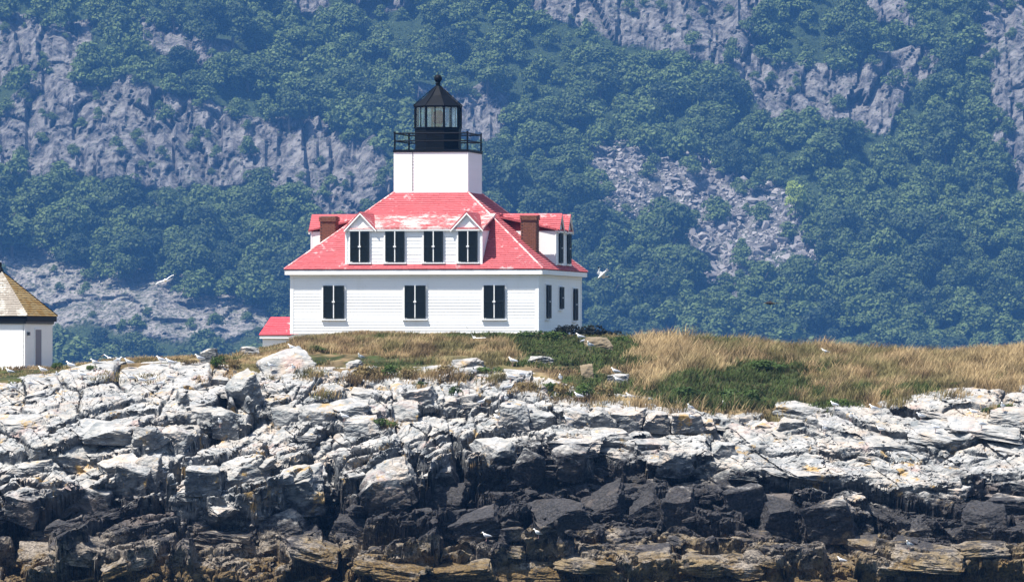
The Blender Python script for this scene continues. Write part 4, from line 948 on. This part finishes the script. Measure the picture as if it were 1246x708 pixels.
# ================================================================== MOUNTAIN
MNC, MNR = 620, 330
mpx = np.concatenate([np.linspace(-2600, -180, 40)[:-1], np.linspace(-180, 1426, MNC - 79), np.linspace(1426, 3900, 40)[1:]])
mpy = np.concatenate([np.linspace(560, 470, 12)[:-1], np.linspace(470, -40, 270), np.linspace(-40, -560, MNR - 280)[0:]]); MNC, MNR = len(mpx), len(mpy)
MPX, MPY = np.meshgrid(mpx, mpy)
CLIFF = [[(690, -20), (935, -20), (940, 40), (915, 88), (850, 82), (790, 75), (735, 52), (700, 25)], [(885, 62), (1000, 66), (1095, 62), (1100, 110), (1085, 150), (1060, 168), (1010, 158), (940, 132), (905, 100)],
         [(1185, -20), (1320, -20), (1320, 250), (1246, 240), (1205, 175), (1180, 60)], [(620, -20), (700, -20), (715, 30), (660, 28)], [(1085, 60), (1130, 50), (1150, 90), (1110, 120)], [(1040, -20), (1100, -20), (1110, 30), (1060, 34)], [(-60, 150), (30, 88), (130, 92), (250, 118), (320, 142), (400, 160), (470, 168), (480, 225), (430, 262), (360, 250), (250, 225), (130, 225), (50, 212), (-60, 205)],
         [(0, 10), (90, 15), (110, 60), (60, 92), (-60, 90)], [(320, -10), (400, -10), (395, 22), (335, 20)], [(430, -20), (540, -20), (510, 25), (440, 20)], [(500, 110), (600, 100), (610, 160), (560, 180), (520, 150)],
         [(180, 20), (260, 40), (300, 70), (250, 80), (180, 50)]]
SCREE = [(712, 172), (762, 168), (800, 200), (872, 192), (905, 225), (965, 228), (1002, 290), (990, 330), (940, 345), (885, 362), (850, 315), (780, 262), (735, 235)]
LEDGE = [(-200, 282), (60, 286), (150, 308), (240, 334), (320, 362), (360, 390), (340, 412), (250, 412), (160, 412), (100, 392), (60, 420), (-200, 430)]
MS = 1.7
def my0(q): return MS * np.interp(q, [-560, -40, 0, 170, 300, 440, 560], [2150, 1865, 1840, 1770, 1710, 1650, 1600])
MU = (MPX - 623) * 0.2; MW = -MPY * 0.2
mwx = MPX + (fbm(MU * .08, MW * .08, 301) - .5) * 60; mwy = MPY + (fbm(MU * .08, MW * .08, 302) - .5) * 50
def soft(mask, k=3):
    m = mask.astype(float)
    for _ in range(k):
        for ax in (0, 1): m = (np.roll(m, 1, ax) + m + np.roll(m, -1, ax)) / 3
    return m
mc = soft(sum(inpoly(mwx, mwy, p) for p in CLIFF) > 0); ms = soft(inpoly(mwx, mwy, SCREE)); ml = soft(inpoly(mwx, mwy, LEDGE))
Duw = MU + (fbm(MU * .15, MW * .1, 311) - .5) * 3
def mf(su, sw, seed, off, tx, sb):
    d1, d2, dx, dy, r0, r1, r2 = voro(Duw, MW, su, sw, seed, 0.06)
    return (r0 - .5) * off + dx * su * (r1 - .5) * tx - dy * sw * sb, d2 - d1
c1, e1 = mf(6, 22, 320, 5.0, 2.0, .10); c2, e2 = mf(2.6, 9, 330, 1.8, 2.4, .12); c3, e3 = mf(1.2, 2.6, 340, .6, 1.6, .1)
l1, _ = mf(12, 3.2, 350, 1.6, .3, .3); l2, _ = mf(4, 1.4, 360, .7, .6, .3)
DM = mc * (5 + c1 + c2 + c3 - 2.0 * np.exp(-(e1 / .05) ** 2) - .9 * np.exp(-(e2 / .08) ** 2))
DM += ms * ((c3 * 1.0) + (fbm(MU * .5, MW * .5, 371) - .5) * 3)
DM += ml * (3 + l1 + l2 + c3 * .5)
DM += (fbm(MU * .04, MW * .04, 381, 4) - .5) * 26 + (fbm(MU * .3, MW * .3, 391, 4) - .5) * 3.0
MY = my0(MPY); mX = (MPX - 623) / F * MY; mZ = WZ(MPY, MY); DM = DM * MS; mYd = MY - DM * .9; mZd = mZ + DM * .15
me = np_mesh('mountain', np.stack([mX, mYd, mZd], -1).reshape(-1, 3), grid_faces(MNR, MNC), np.full((MNR - 1) * (MNC - 1), 4))
bare = np.clip(mc * 1.05 + ms * .9 + ml * .78, 0, 1.0); a = me.attributes.new('bare', 'FLOAT', 'POINT'); a.data.foreach_set('value', bare.ravel().astype(np.float32))
a = me.attributes.new('ledge', 'FLOAT', 'POINT'); a.data.foreach_set('value', ml.ravel().astype(np.float32))
mountain = tag(link('mountain', me, M['mountain']), 'hazy wooded mountainside with grey cliffs', kind='structure')
mSP = HOR - (mZd - EYE) / mYd * F
def mpt(x, y):
    j = int(np.clip(np.searchsorted(mpx, x), 0, MNC - 1)); c = mSP[:, j]; i = int(np.argmax(c <= y))
    return Vector((mX[i, j], mYd[i, j], mZd[i, j])), mc[i, j], ms[i, j], ml[i, j]

# trees
def tree_mesh(seed, n, leaf, hgt=1.0):
    r0 = random.Random(seed); lobes = []
    tall = r0.uniform(.9, 1.25)
    for i in range(r0.randint(9, 14)):
        a = r0.uniform(0, 6.28); z = r0.uniform(.25, 1.0); rad = .62 * math.sin(min(1, (1.12 - z) * 1.5) * math.pi / 2) * r0.uniform(.4, 1)
        lobes.append((math.cos(a) * rad, math.sin(a) * rad, z * tall, r0.uniform(.20, .38)))
    lobes.append((0, 0, .6 * tall, .42)); lobes.append((0, 0, .95 * tall, .3))
    return leaf_blob('crown', seed, n, lobes, leaf, under=.5)
CR = []; 
for i in range(9): me = tree_mesh(500 + i, 3800, .05); me.materials.append(M['tree']); CR.append(me)
CRL = [tree_mesh(600 + i, 820, .078) for i in range(6)]; cl_np = []
for me in CRL:
    v = np.empty(len(me.vertices) * 3, np.float32); me.vertices.foreach_get('co', v); cl_np.append(v.reshape(-1, 3).copy())
tm = MB(); tm.tube((0, 0, -.3), (0.02, 0, .45), .05, .034, 7); tm.tube((0.02, 0, .45), (-.02, .02, .95), .034, .014, 6)
for a_, zz in ((.5, .35), (2.4, .45), (4.2, .4), (5.5, .6)): tm.tube((0.01, 0, zz), (math.cos(a_) * .36, math.sin(a_) * .36, zz + .32), .022, .008, 5)
TRM = tm.mesh('trunk'); TRM.materials.append(M['bark'])
cand = []
rr = random.Random(99); yq = 470.0
while yq > -70:
    xq = -70 + rr.uniform(0, 20)
    while xq < 1316:
        xx, yy = xq + rr.uniform(-9, 9), yq + rr.uniform(-6, 6)
        p3 = mpt(min(max(xx, -175), 1420), yy)[0]; _, c_, s_, l_ = mpt(min(max(xx, -175), 1420), yy - (38 if xx < 370 and yy > 290 else 17))
        d = fbm(np.array([xx * .012]), np.array([yy * .016]), 777)[0]
        size = rr.choice((rr.uniform(3.8, 6.5), rr.uniform(5, 8), rr.uniform(6.5, 10.8))) * (1.05 if yy > 250 else .92)
        pr = 0.97
        if c_ > .4: pr = .30; size *= rr.uniform(.3, .6)
        elif yy < 260 and d < .40: size *= .7
        if s_ > .4: pr = .22; size *= .65
        if l_ > .4: pr = .20; size *= .36
        if xx < 130 and yy < 90: size *= .8
        if yy > 452 and l_ < .4: pr *= .35
        if rr.random() < pr: cand.append((size, p3, xx, yy, l_, c_, s_))
        xq += 29 if l_ < .4 else 17
    yq -= 12.5
vis = [c for c in cand if -10 < c[2] < 1256 and -12 < c[3] < 468]
vis.sort(key=lambda c: -c[0] / c[1].y); top = vis[:285]; ids = set(id(c) for c in top); rest = [c for c in cand if id(c) not in ids]
def where(c):
    x, y, l_, c_, s_, z = c[2], c[3], c[4], c[5], c[6], c[0]
    sz_ = 'large' if z > 8.2 else 'mid-sized' if z > 6.3 else 'small'
    xb = ['over the left edge', 'over the signal building', 'above the pale ledge', 'left of the house roof', 'straight behind the lighthouse', 'just right of the tower', 'above the flying gull',
          'over the boulder field', 'right of the boulder field', 'toward the right edge', 'at the far right edge'][int(np.searchsorted([60, 140, 250, 370, 560, 660, 740, 880, 1000, 1130], x))]
    yb_ = ['at the very top', 'high up', 'at tower height', 'at dormer height', 'at wall height', 'at the foot of the slope'][int(np.searchsorted([50, 130, 220, 310, 380], y))]
    if s_ > .4: return sz_ + ' green tree inside the boulder field, ' + yb_
    if l_ > .4: return 'low scrubby tree on the pale ledge at lower left, ' + yb_
    if c_ > .4: return sz_ + ' tree clinging to grey cliff ' + xb + ', ' + yb_
    return sz_ + ' round-crowned tree ' + xb + ', ' + yb_
for c in top:
    s, p3 = c[0], c[1]
    s *= MS; t = empty('broadleaf_tree', p3, rr.uniform(0, 6.28), label=where(c), cat='tree', group=where(c)); h = s * rr.uniform(.85, 1.15)
    o = bpy.data.objects.new('crown', CR[rr.randrange(9)]); col.objects.link(o); o.parent = t; o.scale = (s * rr.uniform(.75, .95), s * .8, h * .82)
    o = bpy.data.objects.new('trunk', TRM); col.objects.link(o); o.parent = t; o.scale = (s, s, h * .9)
# the pale yellow tree beside the boulder field
p3 = mpt(964, 262)[0] - Vector((0, 14, 0)); t = empty('broadleaf_tree', p3, 1.0, label='pale yellow-green tree standing alone beside the boulder field', cat='tree')
me = CR[3].copy(); me.materials.clear(); me.materials.append(M['tree_pale']); o = link('crown', me, None, t); o.scale = (7.5, 7, 11)
o = bpy.data.objects.new('trunk', TRM); col.objects.link(o); o.parent = t; o.scale = (7, 7, 9)
Vs = []
for c in rest:
    v = cl_np[rr.randrange(6)]; s = c[0] * MS; a_ = rr.uniform(0, 6.28); ca, sa = math.cos(a_), math.sin(a_)
    w = np.stack([(v[:, 0] * ca - v[:, 1] * sa) * s * .85, (v[:, 0] * sa + v[:, 1] * ca) * s * .85, v[:, 2] * s * .85], -1) + np.array(c[1][:]); Vs.append(w)
for me in CRL: bpy.data.meshes.remove(me)
V = np.concatenate(Vs); me = np_mesh('wood', V, np.arange(len(V)), np.full(len(V) // 4, 4))
tag(link('woodland', me, M['tree']), 'mass of smaller trees covering the rest of the mountainside', 'woodland', kind='stuff')
# undergrowth between the trees
n = 90000; ux = rng.uniform(-90, 1336, n); uy = rng.uniform(-60, 450, n); jj = np.clip(np.searchsorted(mpx, ux), 0, MNC - 1)
ii = np.clip(np.searchsorted(-mpy, -uy), 0, MNR - 1); kp = (bare[ii, jj] < .3) | (rng.random(n) < .12); ii, jj = ii[kp], jj[kp]; n = len(ii)
cc_ = np.stack([mX[ii, jj], mYd[ii, jj], mZd[ii, jj]], -1) + rng.normal(0, .5, (n, 3)) + np.array([0, -.5, .5])
nn = rng.normal(size=(n, 3)) + np.array([0, -.5, .8]); nn /= np.linalg.norm(nn, axis=1)[:, None]; t_ = np.cross(nn, rng.normal(size=(n, 3))); t_ /= np.linalg.norm(t_, axis=1)[:, None]; b_ = np.cross(nn, t_); s_ = rng.uniform(.25, .5, n)[:, None]
V = np.stack([cc_ - t_ * s_, cc_ + b_ * s_ * .7, cc_ + t_ * s_, cc_ - b_ * s_ * .7], 1).reshape(-1, 3)
me = np_mesh('undergrowth', V, np.arange(n * 4), np.full(n, 4)); tag(link('undergrowth', me, M['tree']), 'low undergrowth between the mountain trees', 'undergrowth', kind='stuff')
# scree boulders
SM = []
for i in range(8): me = rock_mesh('boulder', 200 + i, npts=13, bev=0); me.materials.append(M['boulder']); SM.append(me)
k = 0
while k < 240:
    xx, yy = rr.uniform(700, 1010), rr.uniform(165, 365)
    p3, c_, s_, l_ = mpt(xx, yy)
    if s_ < .35: continue
    o = bpy.data.objects.new('boulder', SM[rr.randrange(8)]); col.objects.link(o); o.parent = mountain; q = MS * rr.uniform(.6, 1.6) * (1.2 if xx > 830 else .9)
    o.scale = (q, q * rr.uniform(.6, 1), q * rr.uniform(.5, .9)); o.rotation_euler = (rr.gauss(0, .4), rr.gauss(0, .4), rr.uniform(0, 6.28)); o.location = p3 + Vector((0, -.5, .2)); k += 1
pts, sz = [], []
while len(pts) < 2200:
    xx, yy = rr.uniform(690, 1020), rr.uniform(160, 370); p3, c_, s_, l_ = mpt(xx, yy)
    if s_ > .25: pts.append(tuple(p3)); sz.append(MS * rr.uniform(.25, .75))
random.seed(5); scatter_small('scree', pts, sz, M['boulder'], 'smaller broken stones of the boulder field', mountain)

# ================================================================== GULLS
def gull_meshes(folded=True):
    b = MB()
    if folded:   # standing: tail at -x, breast at +x, neck and head up
        b.rings([((-.27, 0, .20), .012, .008), ((-.20, 0, .215), .035, .025), ((-.12, 0, .235), .06, .055), ((-.03, 0, .25), .08, .082), ((.06, 0, .27), .082, .092), ((.125, 0, .305), .066, .080), ((.15, 0, .355), .046, .055), ((.165, 0, .40), .040, .042), ((.195, 0, .415), .036, .036), ((.225, 0, .408), .020, .020), ((.235, 0, .405), .008, .008)], 12)
    else:
        b.rings([((-.26, 0, 0), .045, .006), ((-.18, 0, .0), .045, .02), ((-.08, 0, 0), .065, .05), ((.03, 0, 0), .078, .07), ((.12, 0, .005), .06, .058), ((.19, 0, .015), .042, .042), ((.24, 0, .02), .036, .036), ((.275, 0, .015), .016, .016)], 12)
    return b.mesh('body', True)
GB, GBF = gull_meshes(), gull_meshes(False)
w = MB(); w.rings([((-.36, .03, .225), .006, .004), ((-.28, .045, .225), .012, .014), ((-.18, .068, .245), .014, .035), ((-.06, .085, .27), .016, .055), ((.05, .088, .29), .014, .05), ((.10, .07, .30), .006, .02)], 8); GW = w.mesh('wing', True)
w = MB(); w.rings([((-.40, .028, .222), .004, .004), ((-.33, .036, .226), .010, .012), ((-.25, .05, .236), .012, .02), ((-.20, .064, .245), .010, .024)], 6); GWT = w.mesh('wing_tip', True)
w = MB(); w.tube((.228, 0, .406), (.275, 0, .396), .012, .004, 6); GK = w.mesh('beak')
w = MB(); w.tube((0, 0, 0), (-.005, 0, .19), .009, .011, 6); w.box(-.01, .05, -.022, .022, 0, .01); GL = w.mesh('leg')
w = MB(); w.lathe([(.001, -.006), (.007, 0), (.001, .006)], 6); GE = w.mesh('eye')
for me, m in ((GB, 'g_white'), (GW, 'g_grey'), (GWT, 'g_black'), (GK, 'g_beak'), (GL, 'g_leg'), (GE, 'g_black'), (GBF, 'g_white')): me.materials.append(M[m])
def kid(me, root, nm, loc=(0, 0, 0), sc=(1, 1, 1), rot=(0, 0, 0)):
    o = bpy.data.objects.new(nm, me); col.objects.link(o); o.parent = root; o.location = loc; o.scale = sc; o.rotation_euler = rot; return o
def gull(pt, face, label, s=1.15):
    root = empty('gull', pt, face, label=label, cat='gull', group='gulls standing on the island'); root.scale = (s, s, s)
    kid(GB, root, 'body')
    for sg in (1, -1):
        kid(GW, root, 'wing', sc=(1, sg, 1)); kid(GWT, root, 'wing_tip', sc=(1, sg, 1)); kid(GL, root, 'leg', (0.0, sg * .035, 0)); kid(GE, root, 'eye', (.205, sg * .033, .42))
    kid(GK, root, 'beak')
bpy.context.view_layer.update(); deps = bpy.context.evaluated_depsgraph_get()
def surf_at(px_, py_):
    if py_ > bnd(px_) - 3:               # feet on the rock itself: the flattest spot near by
        best = None
        for dy in (0, -1, 1, -2, 2, -3, 3, -4, 4, -6, 6):
            for dx in (0, -2, 2):
                org = Vector((0, 0, EYE)); d_ = Vector(((px_ + dx - 623) / F, 1, (HOR - py_ - dy) / F)).normalized()
                ok, loc, nor, _, ob, _ = scene.ray_cast(deps, org, d_)
                if ok and ob.name.split('.')[0] in ('rock', 'rocky_shore') and (best is None or nor.z > best[1] + .1): best = (loc, nor.z)
            if best and best[1] > .75: break
        return best[0] if best else shore_seen(px_, py_)
    Y = float(Yr(bnd(px_)))
    for _ in range(400):
        xw = WX(px_, Y); zg = float(ground_z(np.array(xw), np.array(Y)))
        if HOR - (zg - EYE) / Y * F <= py_ or Y > 352: break
        Y += .12
    return Vector((xw, Y, zg))
L_, R_ = math.pi, 0.0
GU = [(12, 458, 'L', 'gull at the far left edge just under the signal building wall'), (52, 456, 'L', 'gull standing in the green weeds below the signal building door'),
      (72, 462, 'F', 'gull on white rock just right of the weeds below the signal building'), (86, 451, 'L', 'gull right of the dark shrub at the signal building corner'),
      (102, 462, 'L', 'gull on white rock below the low green skyline shrub'), (114, 450, 'L', 'gull standing on the skyline directly under the low flying gull'),
      (146, 446, 'R', 'gull on the skyline just right below the low flying gull'), (157, 443, 'L', 'gull on the skyline left of the brown tufts'),
      (196, 444, 'L', 'gull resting at the left foot of the skyline tufts'), (207, 447, 'L', 'gull close behind the one at the skyline tufts'),
      (187, 467, 'R', 'left gull of the pair on white rock below the skyline tufts'), (195, 472, 'R', 'right gull of the pair on white rock below the skyline tufts'),
      (174, 469, 'L', 'gull on a dark chip of rock left of the pair on white rock'), (36, 473, 'L', 'gull on the white slope under the signal building'), (15, 478, 'L', 'gull low at the left edge on the white slope'),
      (159, 466, 'L', 'gull on white rock below the small tan tufts at left'), (259, 425, 'L', 'gull perched on the small pale boulder against the mountain'), (241, 442, 'L', 'gull standing left of the round green shrub'),
      (356, 430, 'L', 'upper gull of the two on top of the big split boulder'), (361, 436, 'R', 'lower gull of the two on top of the big split boulder'), (355, 453, 'F', 'gull at the foot of the big split boulder, right side'),
      (332, 455, 'L', 'gull before the white face of the big split boulder'), (204, 465, 'L', 'gull on the white rocks left of the tilted grey block'), (268, 522, 'F', 'gull standing in the deep dark cleft at left'),
      (439, 441, 'F', 'gull beside the small dark pointed rock on the left ledge'), (576, 456, 'F', 'gull in front of the grey boulder below the middle window'), (555, 488, 'F', 'gull under the dark leafy plant in the rock crack'),
      (586, 497, 'R', 'gull beside the golden lichened block'), (417, 509, 'L', 'gull on pale blocks left of the hollow with the green tuft'), (706, 416, 'L', 'upper left gull on the tan lichened boulder'),
      (712, 421, 'R', 'middle gull on the tan lichened boulder'), (718, 427, 'F', 'lowest gull on the tan lichened boulder'), (624, 446, 'L', 'gull on the ledge left of the low pale rocks below the house corner'),
      (632, 461, 'L', 'large gull walking on the slab below the house corner'), (619, 465, 'L', 'gull on the slab left of the small dry bush'), (642, 466, 'F', 'gull right beside the small dry bush with brown top'),
      (702, 485, 'L', 'gull on the ledge before the bush clump'), (769, 490, 'L', 'gull on the ledge right of the bush clump'), (749, 459, 'L', 'gull on top of the white lime-splashed rock'),
      (752, 469, 'L', 'gull sitting low against the white lime-splashed rock'), (680, 467, 'F', 'small gull behind the left end of the bush clump'), (620, 480, 'R', 'gull on the dark step left of the ledge blocks'),
      (616, 491, 'F', 'gull in shade beside the left end of the row of dark blocks'), (691, 514, 'L', 'gull standing before the row of dark square blocks'), (608, 514, 'L', 'gull left of the row of dark square blocks'),
      (881, 497, 'F', 'gull at the foot of the big green patch'), (1004, 434, 'L', 'gull alone in the tall grass right of the green patch'), (840, 503, 'F', 'upper gull of two on the ledge left of the green patch foot'),
      (841, 514, 'F', 'lower gull of two on the ledge left of the green patch foot'), (1013, 499, 'L', 'gull on pale rock at the foot of the right-hand grass'), (1037, 512, 'F', 'gull right of the long dark slab face'),
      (1065, 503, 'L', 'gull on pale rock under the narrow dark green bush'), (1071, 526, 'L', 'gull on the slab right of the thin dark hollow'), (1165, 427, 'L', 'gull on the crest of the right-hand grass'),
      (1218, 504, 'F', 'gull on the left end of the grey slab at the right edge'), (1196, 526, 'L', 'gull on the long white slab near the right edge'), (1184, 508, 'L', 'gull left of the weeds at the right edge'),
      (1138, 527, 'L', 'gull on the slabs between the two long dark hollows'), (1118, 506, 'L', 'gull high on the pale slabs below the grass edge'), (1003, 528, 'F', 'gull under the long dark slab face'),
      (1022, 690, 'L', 'gull at the waterline on brown weed, lower right'), (1106, 669, 'F', 'gull on the dark rocks above the pale waterline boulders'), (592, 654, 'L', 'gull on the golden ledge at the bottom centre'), (655, 655, 'L', 'gull above the square golden block at the bottom')]
for a in GU:
    pt = surf_at(a[0], a[1]); f = {'L': L_, 'R': R_, 'F': -R(110)}[a[2]] + random.uniform(-.45, .45)
    gull(pt + Vector((0, -.12, .02)), f, a[3], random.uniform(.8, .96))
def flying(px_, py_, Y, face, up, span, label, body='g_white', wingm='g_white', tip='g_black', bank=0, pitch=0, nm='gull', ct='gull', grp='gulls in flight'):
    root = empty(nm, (WX(px_, Y), Y, WZ(py_, Y)), face, label=label, cat=ct, group=grp); root.rotation_euler = (bank, pitch, face)
    me = GBF.copy(); me.materials.clear(); me.materials.append(M[body]); kid(me, root, 'body')
    for sg in (1, -1):
        u1, u2 = up
        def P(t, ch, dz=0):   # point along the span, ch along the chord
            y1 = min(t, .45); y2 = max(t - .45, 0); z = y1 * math.tan(u1) + y2 * math.tan(u2); x = .06 * (1 - abs(t - .45) * 2) + (0.10 if t < .5 else -0.18 * (t - .45)) ; return (x - ch, sg * (.05 + t) * span, z * span + dz)
        w = MB(); st = [0, .15, .3, .45, .6, .75]; cds = [.20, .21, .20, .18, .14, .10]
        for i, (t, c_) in enumerate(zip(st, cds)):
            pass
        vs = []
        for t, c_ in zip(st, cds): vs += [P(t, 0, .012), P(t, c_, .0), P(t, c_ * .5, .02), P(t, c_ * .5, -.006)]
        fs = []
        for i in range(len(st) - 1):
            a_, b_ = i * 4, i * 4 + 4; fs += [(a_, b_, b_ + 2, a_ + 2), (a_ + 2, b_ + 2, b_ + 1, a_ + 1), (a_ + 1, b_ + 1, b_ + 3, a_ + 3), (a_ + 3, b_ + 3, b_, a_)]
        fs += [(0, 2, 1, 3), tuple(len(vs) - 4 + q for q in (0, 3, 1, 2))]
        w.add(vs, fs); wo_ = w.build('wing', M[wingm], root)
        w = MB(); vs = []
        for t, c_ in zip([.75, .87, .97], [.10, .07, .02]): vs += [P(t, 0, .012), P(t, c_, 0), P(t, c_ * .5, .016), P(t, c_ * .5, -.004)]
        fs = []
        for i in range(2):
            a_, b_ = i * 4, i * 4 + 4; fs += [(a_, b_, b_ + 2, a_ + 2), (a_ + 2, b_ + 2, b_ + 1, a_ + 1), (a_ + 1, b_ + 1, b_ + 3, a_ + 3), (a_ + 3, b_ + 3, b_, a_)]
        fs += [(0, 2, 1, 3), (8, 11, 9, 10)]; w.add(vs, fs); w.build('wing_tip', M[tip], root)
    b = MB(); b.prism([(-.22, -.03, 0), (-.36, -.075, 0), (-.37, 0, 0), (-.36, .075, 0), (-.22, .03, 0)], (0, 0, .012)); b.build('tail', M[body], root)
    b = MB(); b.tube((.27, 0, .015), (.325, 0, .005), .012, .003, 6); b.build('beak', M['g_beak'], root)
flying(201, 341, 335, R(-80), (R(12), R(-12)), .60, 'gull flying over the pale ledge at left, wings spread wide', bank=R(27), pitch=R(4))
flying(733, 334, 345, R(165), (R(20), R(10)), .40, 'gull flying just right of the house eaves, seen banking', bank=R(58), pitch=R(42))
flying(577, 411, 330, R(-84), (R(30), R(24)), .60, 'gull flying low over the grass before the house, one wing up', bank=R(-27), pitch=R(6))
flying(134, 436, 332, R(-110), (R(24), R(-34)), .60, 'gull flying low over the skyline at left, wings arched', bank=R(-12))
flying(938, 369, 335, R(190), (R(8), R(2)), .50, 'dark brown bird flying level against the wood right of the house', 'b_brown', 'b_brown', 'b_brown', bank=R(-8), nm='dark_bird', ct='bird', grp='dark birds in flight')

# ================================================================== HAZE
zt = float(mZd.max()) + 3
hz = MB().box(-4300, 4300, -800, 4900, -15, zt).build('haze', None); hz['kind'] = 'stuff'; hz['label'] = 'pale blue haze over the bay'
hm = bpy.data.materials.new('haze_air'); hm.use_nodes = True; ht = hm.node_tree; ht.nodes.clear()
pv = ht.nodes.new('ShaderNodeVolumePrincipled'); ho = ht.nodes.new('ShaderNodeOutputMaterial')
pv.inputs['Color'].default_value = (0.14, 0.41, 0.95, 1); pv.inputs['Density'].default_value = 0.000066; pv.inputs['Anisotropy'].default_value = 0.0
ht.links.new(pv.outputs[0], ho.inputs['Volume']); hz.data.materials.clear(); hz.data.materials.append(hm)
